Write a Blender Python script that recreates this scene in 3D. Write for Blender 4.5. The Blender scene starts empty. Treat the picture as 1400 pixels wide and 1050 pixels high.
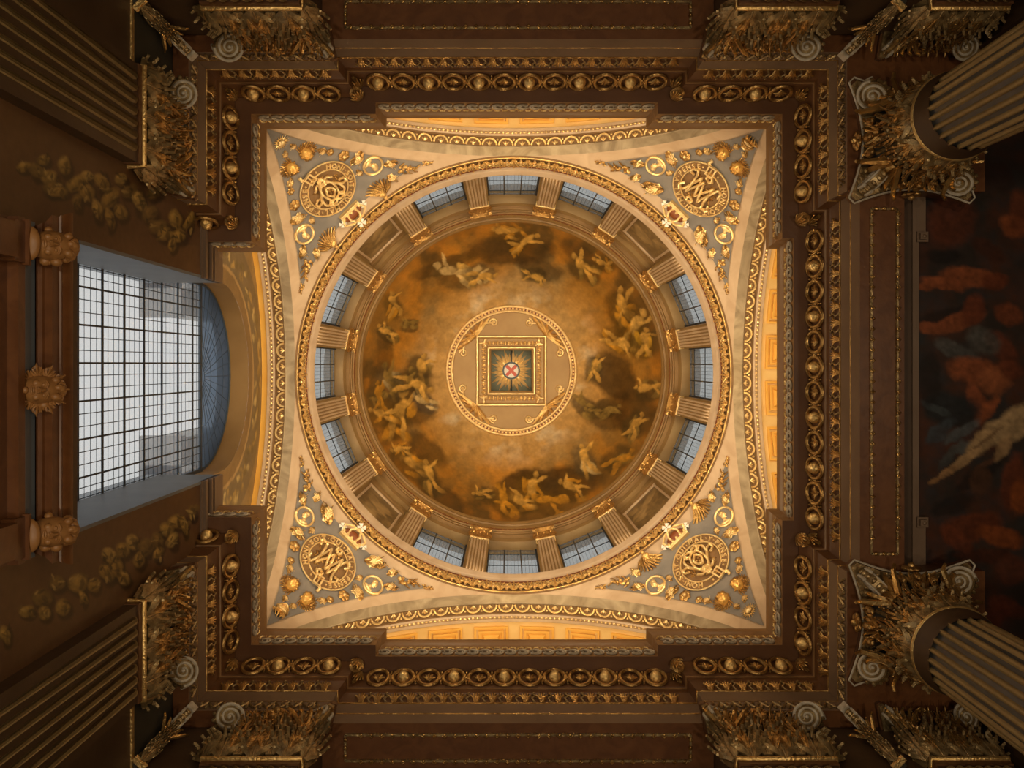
import bpy, bmesh, math, random
import numpy as np
from mathutils import Vector, Matrix

random.seed(7); rng = np.random.default_rng(7)
S = bpy.context.scene
COL = S.collection
PI = math.pi
F = 1200.0                      # focal length in pixels of the 1400 px wide frame
CX, CY = -0.211, -0.341         # the photographer stands a little off the dome's axis
VX, VY = 693.0, 497.0           # zenith in the picture

# ------------------------------------------------------------------ camera, world, lights, exposure
cam = bpy.data.objects.new('camera', bpy.data.cameras.new('camera')); COL.objects.link(cam)
cam.data.sensor_width = 36; cam.data.lens = F / 1400 * 36
cam.data.shift_x = 7 / 1400; cam.data.shift_y = -28 / 1400
cam.location = (CX, CY, 0); cam.rotation_euler = (PI, 0, 0)
cam.data.clip_end = 200
S.camera = cam
S.view_settings.view_transform = 'Standard'; S.view_settings.look = 'None'
S.view_settings.gamma = 1; S.view_settings.use_curve_mapping = False
S.view_settings.exposure = 0.0

W = bpy.data.worlds.new('overcast_sky'); S.world = W; W.use_nodes = True
W.node_tree.nodes['Background'].inputs[0].default_value = (0.90, 0.95, 1.0, 1)
W.node_tree.nodes['Background'].inputs[1].default_value = 1.3

def area(name, loc, target, size, power, col, sizey=None, spread=180):
    l = bpy.data.lights.new(name, 'AREA'); l.energy = power; l.color = col; l.size = size
    l.spread = math.radians(spread)
    if sizey: l.shape = 'RECTANGLE'; l.size_y = sizey
    o = bpy.data.objects.new(name, l); COL.objects.link(o); o.location = loc
    o.rotation_euler = (Vector(target) - Vector(loc)).to_track_quat('-Z', 'Y').to_euler()
    return o
WARM = (1.0, 0.77, 0.47); ORANGE = (1.0, 0.56, 0.16)
# lamps hidden on the ledge of the great cornice, throwing their light up and across
for sx, sy in ((1, 0), (-1, 0), (0, 1), (0, -1)):
    for k in (-1, 1):
        if sx == -1: loc = (-5.95, 4.3 * k, 19.72)
        else: loc = (sx * 6.25 + (1 - abs(sx)) * k * 2.3, sy * 6.25 + (1 - abs(sy)) * k * 2.3, 19.75)
        area('cornice_uplight', loc, (-loc[0] * 0.4, -loc[1] * 0.4, 30), 0.5, 185, WARM, None, 150)
    if sx != -1:
        area('vault_lamp', (sx * 8.3, sy * 8.3, 19.8), (sx * 8.0, sy * 8.0, 26), 0.6, 95, ORANGE, 3.0)
# added fill lights hidden on the drum ledge to brighten the painted dome
for k in range(8):
    a = PI * k / 4 + PI / 16; p_ = (6.24 * math.cos(a), 6.24 * math.sin(a), 27.3)
    area('drum_fill', p_, (-p_[0] * .5, -p_[1] * .5, 40), 0.25, 66, WARM, None, 120)
# added fill lights near the floor, out of view, shining up
for x, y in ((-3.5, -3.5), (3.5, -3.5), (-3.5, 3.5), (3.5, 3.5)):
    area('floor_fill', (x, y, -1.2), (x * 1.2, y * 1.2, 16), 0.5, 250, (1.0, 0.82, 0.58))
area('hall_fill', (11.5, 0, -1.2), (11.0, 0, 17), 0.6, 160, (1.0, 0.75, 0.5))
# sky portals at the windows (they only guide the sampling of the sky)
def portal(loc, target, sx_, sy_):
    o = area('window_portal', loc, target, sx_, 1, (1, 1, 1), sy_); o.data.cycles.is_portal = True
    return o
portal((-8.5, 0, 19), (0, 0, 19), 5.0, 12.0)

# ------------------------------------------------------------------ materials
def lin(c): return tuple(((x / 255) / 12.92 if x / 255 <= .04045 else ((x / 255 + .055) / 1.055) ** 2.4) for x in c)
def mat(name, c, rough=.5, metal=0.0, c2=None, scale=3.0, bump=0.0, bscale=25.0, detail=4, dist=0.0, spec=.5):
    m = bpy.data.materials.new(name); m.use_nodes = True; nt = m.node_tree; b = nt.nodes['Principled BSDF']
    b.inputs['Roughness'].default_value = rough; b.inputs['Metallic'].default_value = metal
    b.inputs['Specular IOR Level'].default_value = spec
    tc = nt.nodes.new('ShaderNodeTexCoord')
    if c2:
        n = nt.nodes.new('ShaderNodeTexNoise'); n.inputs['Scale'].default_value = scale
        n.inputs['Detail'].default_value = detail; n.inputs['Distortion'].default_value = dist
        r = nt.nodes.new('ShaderNodeValToRGB')
        r.color_ramp.elements[0].position = .35; r.color_ramp.elements[1].position = .68
        r.color_ramp.elements[0].color = (*c, 1); r.color_ramp.elements[1].color = (*c2, 1)
        nt.links.new(tc.outputs['Object'], n.inputs['Vector']); nt.links.new(n.outputs['Fac'], r.inputs['Fac'])
        nt.links.new(r.outputs['Color'], b.inputs['Base Color'])
    else: b.inputs['Base Color'].default_value = (*c, 1)
    if bump:
        n = nt.nodes.new('ShaderNodeTexNoise'); n.inputs['Scale'].default_value = bscale; n.inputs['Detail'].default_value = 3
        bp = nt.nodes.new('ShaderNodeBump'); bp.inputs['Strength'].default_value = bump; bp.inputs['Distance'].default_value = .05
        nt.links.new(tc.outputs['Object'], n.inputs['Vector']); nt.links.new(n.outputs['Fac'], bp.inputs['Height'])
        nt.links.new(bp.outputs['Normal'], b.inputs['Normal'])
    return m
M = {}
M['brown'] = mat('brown_painted_timber', (.105, .040, .012), .42, 0, (.15, .062, .020), .8, .08, 9)
M['brown_lip'] = mat('brown_cyma_paint', (.25, .125, .045), .30, 0, (.30, .16, .065), 1.2)
M['fascia'] = mat('grey_brown_fascia', (.17, .105, .062), .45, 0, (.21, .135, .085), .9, .05, 8)
M['wood'] = mat('dark_red_timber', (.12, .042, .012), .38, 0, (.17, .064, .019), 2.5, .06, 12, dist=1.5)
M['gold'] = mat('bright_gilding', (.95, .66, .27), .33, .75, (.70, .42, .13), 7, .5, 22)
M['gold_pale'] = mat('pale_gilding', (1.0, .78, .40), .34, .68, (.86, .60, .26), 6, .3, 20)
M['gold_old'] = mat('aged_gilding', (.66, .41, .14), .29, .82, (.30, .16, .05), 6, .5, 18)
M['gold_dull'] = mat('dull_olive_gilding', (.50, .36, .17), .34, .6, (.20, .12, .045), 5, .4, 15)
M['flute'] = mat('olive_gold_flute_paint', (.40, .275, .11), .40, .15, (.30, .20, .08), 4)
M['ivory'] = mat('worn_ivory_paint', (.60, .53, .42), .45, .0, (.42, .35, .25), 9)
M['guilloche'] = mat('grey_ivory_moulding', (.58, .50, .38), .45, .1, (.30, .23, .15), 8)
M['pier'] = mat('dark_brown_stone', (.060, .030, .013), .5, 0, (.085, .045, .02), .9, .1, 6)
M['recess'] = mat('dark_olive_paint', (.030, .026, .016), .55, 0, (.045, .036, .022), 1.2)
M['marble'] = mat('pink_beige_marble', (.47, .33, .21), .35, 0, (.58, .43, .29), 1.3, 0, 8, 6, 1.2)
M['marble_grey'] = mat('grey_veined_marble', (.25, .19, .12), .32, 0, (.46, .37, .25), .8, 0, 8, 8, 3.0)
M['plaster'] = mat('grey_plaster_ground', (.17, .155, .145), .7, 0, (.23, .205, .185), 2.0, .2, 9)
M['band'] = mat('dark_umber_ground', (.16, .085, .030), .6, 0, (.22, .12, .045), 4)
M['red'] = mat('oxblood_ground', (.17, .045, .013), .45, 0, (.24, .07, .02), 4)
M['rib'] = mat('tan_gold_vault_paint', (.72, .46, .16), .45, 0, (.78, .54, .22), 1.5)
M['coffer'] = mat('amber_coffer_paint', (.74, .38, .060), .45, 0, (.82, .46, .09), 1.5)
M['drum'] = mat('tan_drum_plaster', (.27, .16, .055), .5, 0, (.33, .21, .08), 1.6)
M['drum_cornice'] = mat('tan_brown_cornice', (.22, .125, .042), .38, 0, (.28, .165, .06), 1.0)
M['disc'] = mat('ochre_disc_plaster', (.40, .24, .085), .5, 0, (.46, .29, .11), 1.2)
M['green'] = mat('dark_green_panel', (.13, .15, .10), .5)
M['white'] = mat('white_enamel', (.85, .82, .75), .35)
M['cross'] = mat('red_enamel', (.62, .10, .05), .35)
M['blue'] = mat('dark_blue_enamel', (.06, .09, .12), .4)
M['lead'] = mat('dark_blue_lead', (.028, .042, .06), .5, .3)
M['iron'] = mat('dark_iron_joint', (.02, .02, .02), .5, .5)
M['jamb'] = mat('blue_grey_stone', (.13, .145, .16), .5, 0, (.17, .18, .19), 1.0)
M['stone'] = mat('pale_portland_stone', (.42, .41, .39), .8, 0, (.52, .51, .48), 2)
M['floor'] = mat('polished_floor_stone', (.30, .26, .22), .25, 0, (.36, .32, .28), 1)
M['heads'] = mat('carved_oak', (.30, .135, .04), .42, 0, (.38, .18, .055), 5)
def vmat(name, rough):
    m = bpy.data.materials.new(name); m.use_nodes = True; nt = m.node_tree; b = nt.nodes['Principled BSDF']
    b.inputs['Roughness'].default_value = rough; b.inputs['Specular IOR Level'].default_value = .25
    v = nt.nodes.new('ShaderNodeVertexColor'); v.layer_name = 'Col'
    n = nt.nodes.new('ShaderNodeTexNoise'); n.inputs['Scale'].default_value = 7; n.inputs['Detail'].default_value = 6
    tc = nt.nodes.new('ShaderNodeTexCoord'); nt.links.new(tc.outputs['Object'], n.inputs['Vector'])
    mr = nt.nodes.new('ShaderNodeMapRange'); mr.inputs[3].default_value = .75; mr.inputs[4].default_value = 1.25
    nt.links.new(n.outputs['Fac'], mr.inputs[0])
    mx = nt.nodes.new('ShaderNodeMix'); mx.data_type = 'RGBA'; mx.blend_type = 'MULTIPLY'; mx.inputs[0].default_value = 1
    nt.links.new(v.outputs['Color'], mx.inputs[6]); nt.links.new(mr.outputs[0], mx.inputs[7])
    nt.links.new(mx.outputs[2], b.inputs['Base Color'])
    return m
M['paint'] = vmat('oil_painted_plaster', .42)
def glass(name, tint, dust, dcol, rough=.05):
    m = bpy.data.materials.new(name); m.use_nodes = True; nt = m.node_tree
    for n in list(nt.nodes):
        if n.type != 'OUTPUT_MATERIAL': nt.nodes.remove(n)
    out = [n for n in nt.nodes if n.type == 'OUTPUT_MATERIAL'][0]
    t = nt.nodes.new('ShaderNodeBsdfTransparent'); t.inputs[0].default_value = (*tint, 1)
    g = nt.nodes.new('ShaderNodeBsdfTranslucent'); g.inputs[0].default_value = (*dcol, 1)
    nz = nt.nodes.new('ShaderNodeTexNoise'); nz.inputs['Scale'].default_value = 1.7; nz.inputs['Detail'].default_value = 4
    tc = nt.nodes.new('ShaderNodeTexCoord'); nt.links.new(tc.outputs['Object'], nz.inputs['Vector'])
    mr = nt.nodes.new('ShaderNodeMapRange'); mr.inputs[3].default_value = dust * .7; mr.inputs[4].default_value = min(1, dust * 1.3)
    nt.links.new(nz.outputs['Fac'], mr.inputs[0])
    mx = nt.nodes.new('ShaderNodeMixShader'); nt.links.new(mr.outputs[0], mx.inputs[0])
    nt.links.new(t.outputs[0], mx.inputs[1]); nt.links.new(g.outputs[0], mx.inputs[2])
    gl = nt.nodes.new('ShaderNodeBsdfGlossy'); gl.inputs['Roughness'].default_value = rough
    m2 = nt.nodes.new('ShaderNodeMixShader'); m2.inputs[0].default_value = .05
    nt.links.new(mx.outputs[0], m2.inputs[1]); nt.links.new(gl.outputs[0], m2.inputs[2])
    nt.links.new(m2.outputs[0], out.inputs[0])
    return m
M['glass'] = glass('clear_old_glass', (.76, .74, .71), .12, (.72, .74, .76))
M['glass_fan'] = glass('blue_grey_fan_glass', (.30, .33, .36), .3, (.34, .39, .44))
M['glass_drum'] = glass('dusty_grey_glass', (.72, .71, .68), .35, (.40, .40, .38))

# ------------------------------------------------------------------ mesh helpers
class MB:
    def __init__(s): s.v = []; s.f = []; s.c = None
    def add(s, v, f):
        o = len(s.v); s.v += [tuple(p) for p in v]; s.f += [tuple(i + o for i in q) for q in f]; return s
    def box(s, x0, x1, y0, y1, z0, z1):
        v = [(x, y, z) for z in (z0, z1) for y in (y0, y1) for x in (x0, x1)]
        return s.add(v, [(0, 2, 3, 1), (4, 5, 7, 6), (0, 1, 5, 4), (2, 6, 7, 3), (0, 4, 6, 2), (1, 3, 7, 5)])
    def grid(s, fn, nu, nv, cu=False, cv=False):
        us = nu if cu else nu + 1; vs = nv if cv else nv + 1
        v = [fn(i / nu, j / nv) for j in range(vs) for i in range(us)]
        f = [(j * us + i, j * us + (i + 1) % us, ((j + 1) % vs) * us + (i + 1) % us, ((j + 1) % vs) * us + i) for j in range(nv) for i in range(nu)]
        return s.add(v, f)
    def lathe(s, prof, n=128, c=(0, 0), a0=0, a1=2 * PI):
        full = abs(a1 - a0 - 2 * PI) < 1e-6; k = len(prof); m = n if full else n + 1
        v = [(c[0] + r * math.cos(a0 + (a1 - a0) * i / n), c[1] + r * math.sin(a0 + (a1 - a0) * i / n), z) for i in range(m) for r, z in prof]
        f = [(i * k + j, ((i + 1) % m) * k + j, ((i + 1) % m) * k + j + 1, i * k + j + 1) for i in range(n) for j in range(k - 1)]
        return s.add(v, f)
    def tube(s, pts, r, n=6, closed=False, up=(0, 0, 1), flat=1.0):
        P = [Vector(p) for p in pts]; m = len(P); v = []
        for i, p in enumerate(P):
            a = P[(i - 1) % m] if (closed or i > 0) else p; b = P[(i + 1) % m] if (closed or i < m - 1) else p
            t = (b - a).normalized(); U = Vector(up); x = t.cross(U)
            if x.length < 1e-4: x = t.orthogonal()
            x.normalize(); y = x.cross(t); rr = r(i / max(1, m - 1)) if callable(r) else r
            for k in range(n):
                an = 2 * PI * k / n; v.append(p + x * (math.cos(an) * rr) + y * (math.sin(an) * rr * flat))
        f = [(i * n + k, i * n + (k + 1) % n, ((i + 1) % m) * n + (k + 1) % n, ((i + 1) % m) * n + k) for i in range(m if closed else m - 1) for k in range(n)]
        if not closed: f += [tuple(range(n)), tuple((m - 1) * n + k for k in range(n))]
        return s.add(v, f)
    def ball(s, c, r, nu=8, nv=6, rot=None):
        if not hasattr(r, '__len__'): r = (r, r, r)
        v = []
        for j in range(nv + 1):
            th = PI * j / nv
            for i in range(nu):
                ph = 2 * PI * i / nu
                p = Vector((r[0] * math.sin(th) * math.cos(ph), r[1] * math.sin(th) * math.sin(ph), r[2] * math.cos(th)))
                if rot: p = rot @ p
                v.append(p + Vector(c))
        f = [(j * nu + i, j * nu + (i + 1) % nu, (j + 1) * nu + (i + 1) % nu, (j + 1) * nu + i) for j in range(nv) for i in range(nu)]
        return s.add(v, f)
    def prism(s, poly, z0, z1):
        n = len(poly); v = [(x, y, z0) for x, y in poly] + [(x, y, z1) for x, y in poly]
        return s.add(v, [tuple(range(n)), tuple(range(2 * n - 1, n - 1, -1))] + [(i, i + n, (i + 1) % n + n, (i + 1) % n) for i in range(n)])
    def merge(s, o, fn=None):
        return s.add([fn(Vector(p)) for p in o.v] if fn else o.v, o.f)
    def mapped(s, fn):
        n = MB(); n.v = [tuple(fn(Vector(p))) for p in s.v]; n.f = s.f; return n
    def mesh(s, name, m, smooth=40):
        me = bpy.data.meshes.new(name); me.from_pydata(s.v, [], s.f)
        bm = bmesh.new(); bm.from_mesh(me)
        bmesh.ops.recalc_face_normals(bm, faces=bm.faces); bm.to_mesh(me); bm.free()
        me.materials.append(m)
        if smooth:
            me.polygons.foreach_set('use_smooth', [True] * len(me.polygons)); me.set_sharp_from_angle(angle=math.radians(smooth))
        if s.c is not None:
            a = me.color_attributes.new('Col', 'FLOAT_COLOR', 'POINT')
            a.data.foreach_set('color', np.c_[s.c, np.ones(len(s.c))].astype(np.float32).ravel())
        return me
    def build(s, name, m, parent=None, smooth=40, mtx=None):
        return put(name, s.mesh(name, m, smooth), parent, mtx)
def put(name, me, parent=None, mtx=None):
    o = bpy.data.objects.new(name, me); COL.objects.link(o)
    if parent: o.parent = parent
    if mtx is not None: o.matrix_basis = mtx
    return o
def tag(o, label=None, cat=None, group=None, kind=None):
    if label: o['label'] = label
    if cat: o['category'] = cat
    if group: o['group'] = group
    if kind: o['kind'] = kind
    return o
def empty(name, mtx=None):
    o = bpy.data.objects.new(name, None); COL.objects.link(o); o.empty_display_size = .2
    if mtx is not None: o.matrix_basis = mtx
    return o
def copy_tree(o, parent=None, mtx=None):
    c = o.copy(); COL.objects.link(c); c.parent = parent
    if mtx is not None: c.matrix_basis = mtx
    for ch in o.children: copy_tree(ch, c)
    return c
def frame(p, x, y, z):
    m = Matrix.Identity(4)
    for i, a in enumerate((x, y, z)):
        for j in range(3): m[j][i] = a[j]
    for j in range(3): m[j][3] = p[j]
    return m
def rotz(a, p=(0, 0, 0)): return Matrix.Translation(p) @ Matrix.Rotation(a, 4, 'Z')
def catmull(pts, n=8, closed=False):
    P = [np.array(p, float) for p in pts]; out = []; m = len(P)
    for i in range(m if closed else m - 1):
        p0 = P[(i - 1) % m] if (closed or i > 0) else P[i]; p1 = P[i]; p2 = P[(i + 1) % m]
        p3 = P[(i + 2) % m] if (closed or i < m - 2) else p2
        for k in range(n):
            t = k / n
            out.append(.5 * (2 * p1 + (p2 - p0) * t + (2 * p0 - 5 * p1 + 4 * p2 - p3) * t * t + (3 * p1 - p0 - 3 * p2 + p3) * t ** 3))
    if not closed: out.append(P[-1])
    return out

# ------------------------------------------------------------------ the painters' toolbox: colour from position, for painted surfaces
def vnoise(x, y, seed=0):
    xi = np.floor(x).astype(np.int64); yi = np.floor(y).astype(np.int64); xf = x - xi; yf = y - yi
    def h(a, b):
        n = (a * 374761393 + b * 668265263 + seed * 1442695041) & 0x7fffffff
        n = ((n ^ (n >> 13)) * 1274126177) & 0x7fffffff
        return ((n ^ (n >> 16)) & 0xffff) / 65535.0
    u = xf * xf * (3 - 2 * xf); v = yf * yf * (3 - 2 * yf)
    return (h(xi, yi) * (1 - u) + h(xi + 1, yi) * u) * (1 - v) + (h(xi, yi + 1) * (1 - u) + h(xi + 1, yi + 1) * u) * v
def fbm(x, y, seed=0, o=4):
    s = 0; a = .5
    for k in range(o): s = s + a * vnoise(x * 2 ** k, y * 2 ** k, seed + k); a *= .5
    return s / (1 - .5 ** o)
def blend(c, col, a): return c * (1 - a[:, None]) + np.array(col)[None, :] * a[:, None]
def strokes(c, X, Y, blobs, warp=5.0, seed=3, ls=(-.6, -.8)):
    wx = X + warp * (fbm(X / 14, Y / 14, seed) - .5) * 2; wy = Y + warp * (fbm(X / 14 + 50, Y / 14, seed + 9) - .5) * 2
    fold = fbm(X / 5, Y / 5, seed + 21, 3)
    for bx, by, rx, ry, an, col, op in blobs:
        ca, sa = math.cos(math.radians(an)), math.sin(math.radians(an))
        R = max(rx, ry) * 1.7; i = np.nonzero((abs(X - bx) < R) & (abs(Y - by) < R))[0]
        if len(i) == 0: continue
        dx = wx[i] - bx; dy = wy[i] - by
        u = (dx * ca + dy * sa) / rx; v = (-dx * sa + dy * ca) / ry; d = np.sqrt(u * u + v * v)
        a = np.clip((1.15 - d) / .35, 0, 1) * op
        tone = np.clip(.78 + .32 * ((dx * ls[0] + dy * ls[1]) / max(4, min(rx, ry))) * .5, .45, 1.3) * (.6 + .8 * fold[i])
        cc = np.array(lin(col))[None, :] * tone[:, None]
        c[i] = c[i] * (1 - a[:, None]) + cc * a[:, None]
    return c
def figure(x, y, s, an, flesh, drape, op=.85, r=random.Random(3)):
    """a loose reclining figure of brush marks: drapery, trunk, limbs and head"""
    ca, sa = math.cos(math.radians(an)), math.sin(math.radians(an))
    def p(u, v): return x + s * (u * ca - v * sa), y + s * (u * sa + v * ca)
    out = []
    dk = tuple(k * .45 for k in drape)
    out.append((*p(.1, .12), .75 * s, .5 * s, an, dk, op * .8))
    for k in range(4):
        q = p(r.uniform(-.2, .7), r.uniform(-.35, .4)); out.append((*q, s * r.uniform(.18, .34), s * r.uniform(.07, .13), an + r.uniform(-60, 60), drape, op))
    out.append((*p(-.12, 0), .34 * s, .17 * s, an + r.uniform(-20, 20), flesh, op))
    out.append((*p(-.58, -.05), .12 * s, .12 * s, 0, tuple(k * .92 for k in flesh), op))
    out.append((*p(-.38, -.26), .3 * s, .07 * s, an + r.uniform(30, 75), flesh, op))
    out.append((*p(.42, -.14), .36 * s, .1 * s, an + r.uniform(-35, -5), flesh, op))
    out.append((*p(.48, .2), .34 * s, .09 * s, an + r.uniform(0, 40), flesh, op * .9))
    return out
def toxy(px, py, z): return (CX + (px - VX) * z / F, CY + (py - VY) * z / F)
def topx(x, y, z): return VX + F * (x - CX) / z, VY + F * (y - CY) / z

# ------------------------------------------------------------------ leaf and volute shapes shared by capitals and mouldings
def acanthus(w, h, curl=.25, lobes=4, nu=8, nv=14, cup=.12, belly=.06):
    """leaf in local x (width), z (length up), y (outwards); the tip curls out and down"""
    m = MB()
    def fn(u, v):
        s = u * 2 - 1
        wd = w * .5 * (.62 + .55 * math.sin(PI * min(1, v * 1.05) ** .9)) * (1 - v ** 5 * .85)
        lob = 1 - .22 * abs(math.sin(v * lobes * PI)) * abs(s)
        x = s * wd * lob
        t = max(0, v - .62) / .38
        y = belly * math.sin(PI * v) + curl * t * t - cup * w * (abs(s) ** 1.6) + .035 * w * math.cos(s * 3.5 * PI) * (1 - .4 * v)
        z = h * v - h * .16 * t * t * t - .05 * h * abs(s) * abs(math.sin(v * lobes * PI))
        return (x, y, z)
    m.grid(fn, nu, nv); return m
def strand_leaf(w, h, curl=.25, n=9, belly=.06, r=.06, back=True):
    """acanthus of raised ribs that fan out from the stalk and curl over at the tip"""
    m = MB()
    if back: m.merge(acanthus(w * .9, h * .9, curl * .8, 5, 4, 8, .12, belly), lambda p: Vector((p.x, p.y - .03, p.z)))
    for tier, (h0, hk, wk) in enumerate(((0, .55, .8), (.12, .8, 1.0), (.25, 1.0, .7))):
        nn = n - 2 * (tier == 2)
        for k in range(nn):
            s = (k - (nn - 1) / 2) / ((nn - 1) / 2)
            hh = h * hk * (1 - .28 * abs(s) ** 1.5); P = []
            for q in range(7):
                t = q / 6; tt = max(0, t - .55) / .45
                P.append((s * w * .5 * wk * (.22 + .78 * math.sin(min(1, t * 1.15) * PI / 2) ** 1.3), belly * math.sin(PI * t) + (.02 + .02 * tier) + curl * (hk ** 1.5) * tt * tt, h0 * h * (1 - t) * .6 + hh * t - .16 * h * tt ** 3))
            m.tube(P, lambda t: w * r * (1.05 - .7 * abs(t - .35)), 4)
    return m
def spiral_pts(r0, turns, n, z, ex=.86):
    return [(r0 * (1 - ex * k / n) * math.cos(turns * 2 * PI * k / n), r0 * (1 - ex * k / n) * math.sin(turns * 2 * PI * k / n), z) for k in range(n + 1)]
def volute_meshes(r, th):
    a = MB().lathe([(.001, -th * .42), (r * .9, -th * .42), (r * .94, 0), (r * .9, th * .42), (.001, th * .42)], 28)
    b = MB()
    for sg in (-1, 1):
        b.tube(spiral_pts(r, 2.6, 60, sg * th * .46), lambda t: r * .115 * (1 - .45 * t), 6)
        b.ball((0, 0, sg * th * .46), r * .13, 8, 6)
    c = MB()
    for k in range(14):
        an = 2 * PI * k / 14; c.ball((r * .97 * math.cos(an), r * .97 * math.sin(an), 0), (r * .14, r * .14, th * .36), 6, 4)
    return a, b, c

# ================================================================== THE SETTING
R = 6.49; ZS = 19.5; RS = R * math.sqrt(2)      # arches: radius, springing; sphere of the pendentives
ZF = -1.6
ST = dict(kind='structure')
tag(MB().box(-10, 16, -10, 10, ZF - .3, ZF).build('floor', M['floor'], smooth=0), 'pale stone floor under the dome', None, **ST)

# ---- walls and piers (below the great cornice)
wn = MB()
wn.box(-8.6, -3.75, -9.4, -6.63, ZF, 19.3).box(3.75, 8.8, -9.4, -6.63, ZF, 19.3).box(-8.6, 16, -10, -9.3, ZF, 28)
wn.box(-3.9, 3.9, -9.4, -7.36, 16.83, 19.3).box(8.66, 16, -9.4, -6.3, ZF, 18.4)
wn.box(-7.2, 9.3, -9.4, -6.4, 19.2, 19.46)
wall_n = tag(wn.build('wall_north', M['pier'], smooth=0), 'dark brown pier wall with a passage, under the coffered arch', None, **ST)
ws = MB()
for i, p in enumerate(wn.v): ws.v.append((p[0], -p[1], p[2]))
ws.f = wn.f
wall_s = tag(ws.build('wall_south', M['pier'], smooth=0), 'dark brown pier wall with a passage, opposite the northern one', None, **ST)
we = MB()
we.box(15.4, 16, -9.4, 9.4, ZF, 18.4).box(8.9, 9.4, -9.4, 9.4, 17.9, 28).box(6.4, 9.3, -6.7, 6.7, 19.2, 19.46)
we.box(7.36, 8.95, -3.9, 3.9, 17.75, 19.3)
wall_e = tag(we.build('wall_east', M['pier'], smooth=0), 'dark wall above and beyond the two fluted columns', None, **ST)
# ceilings over the corner blocks, behind the entablature
ww = MB()
for s in (-1, 1):
    y0, y1 = sorted((s * 2.17, s * 9.4))
    ww.box(-8.4, -6.70, y0, y1, ZF, 19.42)
    y0, y1 = sorted((s * 2.17, s * 3.9)); ww.box(-8.4, -6.70, y0, y1, 19.4, 19.75)
    y0, y1 = sorted((s * 5.45, s * 9.4)); ww.box(-8.4, -6.63, y0, y1, ZF, 19.4)
    y0, y1 = sorted((s * 5.45, s * 9.4)); ww.box(-8.6, -7.5, y0, y1, 19.2, 28)
ww.box(-8.4, -6.72, -2.2, 2.2, ZF, 13.3)
wall_w = tag(ww.build('wall_west', M['pier'], smooth=0), 'brown wall with painted festoons either side of the tall window', None, **ST)

# ---- the great entablature: one moulded profile mitred round the corner blocks and bays
A, B, STP, RT = 5.541, 5.785, 2.88, 2.81
PATH = [(-7.0, -RT), (-A, -RT), (-A, -A), (-STP, -A), (-STP, -B), (STP, -B), (STP, -A), (A, -A), (A, -STP), (B, -STP),
        (B, STP), (A, STP), (A, A), (STP, A), (STP, B), (-STP, B), (-STP, A), (-A, A), (-A, RT), (-7.0, RT)]
def off_path(d):
    out = []; n = len(PATH)
    N = []
    for i in range(n - 1):
        dx = PATH[i + 1][0] - PATH[i][0]; dy = PATH[i + 1][1] - PATH[i][1]; L = math.hypot(dx, dy); N.append((dy / L, -dx / L))
    for i in range(n):
        if i == 0: m = N[0]
        elif i == n - 1: m = N[-1]
        else:
            a, b = N[i - 1], N[i]; k = 1 + a[0] * b[0] + a[1] * b[1]; m = ((a[0] + b[0]) / k, (a[1] + b[1]) / k)
        out.append((PATH[i][0] + m[0] * d, PATH[i][1] + m[1] * d))
    return out
def sweep(prof, closed=False):
    m = MB(); rows = [off_path(d) for d, z in prof]; k = len(PATH)
    v = [(x, y, prof[j][1]) for j, r in enumerate(rows) for x, y in r]
    f = [(j * k + i, j * k + i + 1, (j + 1) * k + i + 1, (j + 1) * k + i) for j in range(len(prof) - 1) for i in range(k - 1)]
    if closed: f += [((len(prof) - 1) * k + i, (len(prof) - 1) * k + i + 1, i + 1, i) for i in range(k - 1)]
    return m.add(v, f)
def sect(c, r, n=6, e=1.0): return [(c[0] + r * math.cos(2 * PI * k / n), c[1] + e * r * math.sin(2 * PI * k / n)) for k in range(n)]
ent = sweep([(.14, 18.78), (.484, 18.78), (.484, 18.74), (.615, 18.33), (.64, 18.31), (.666, 18.30), (.666, 18.12), (.69, 18.09), (.769, 17.80)])
trim1 = tag(ent.build('trim_1', M['brown'], smooth=25), 'dark brown cornice with gilt egg band, running round corner blocks', None, **ST)
cy = [(1.25, 19.44), (.10, 19.46), (0, 19.5), (0, 19.46)] + [(.057 - .05 * math.cos(PI * k / 8) * 1.0, 19.46 - .24 * k / 8) for k in range(9)] + [(.125, 19.20), (.14, 19.15), (.14, 18.78)]
sweep(cy).build('cyma', M['brown_lip'], trim1, 35)
sweep([(.769, 17.80), (.769, 17.27), (.769, 16.82)]).build('fascia', M['fascia'], trim1, 25)
sweep([(.769, 16.82), (1.62, 16.82)]).build('soffit', M['wood'], trim1, 25)
for d, z, r in ((.765, 17.80, .022), (.80, 17.83, .02), (.765, 17.27, .014)):
    sweep(sect((d, z), r), True).build('gilt_fillet', M['gold_old'], trim1, 60)
sweep(sect((.655, 18.315), .022), True).build('brown_fillet', M['brown_lip'], trim1, 60)

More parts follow.
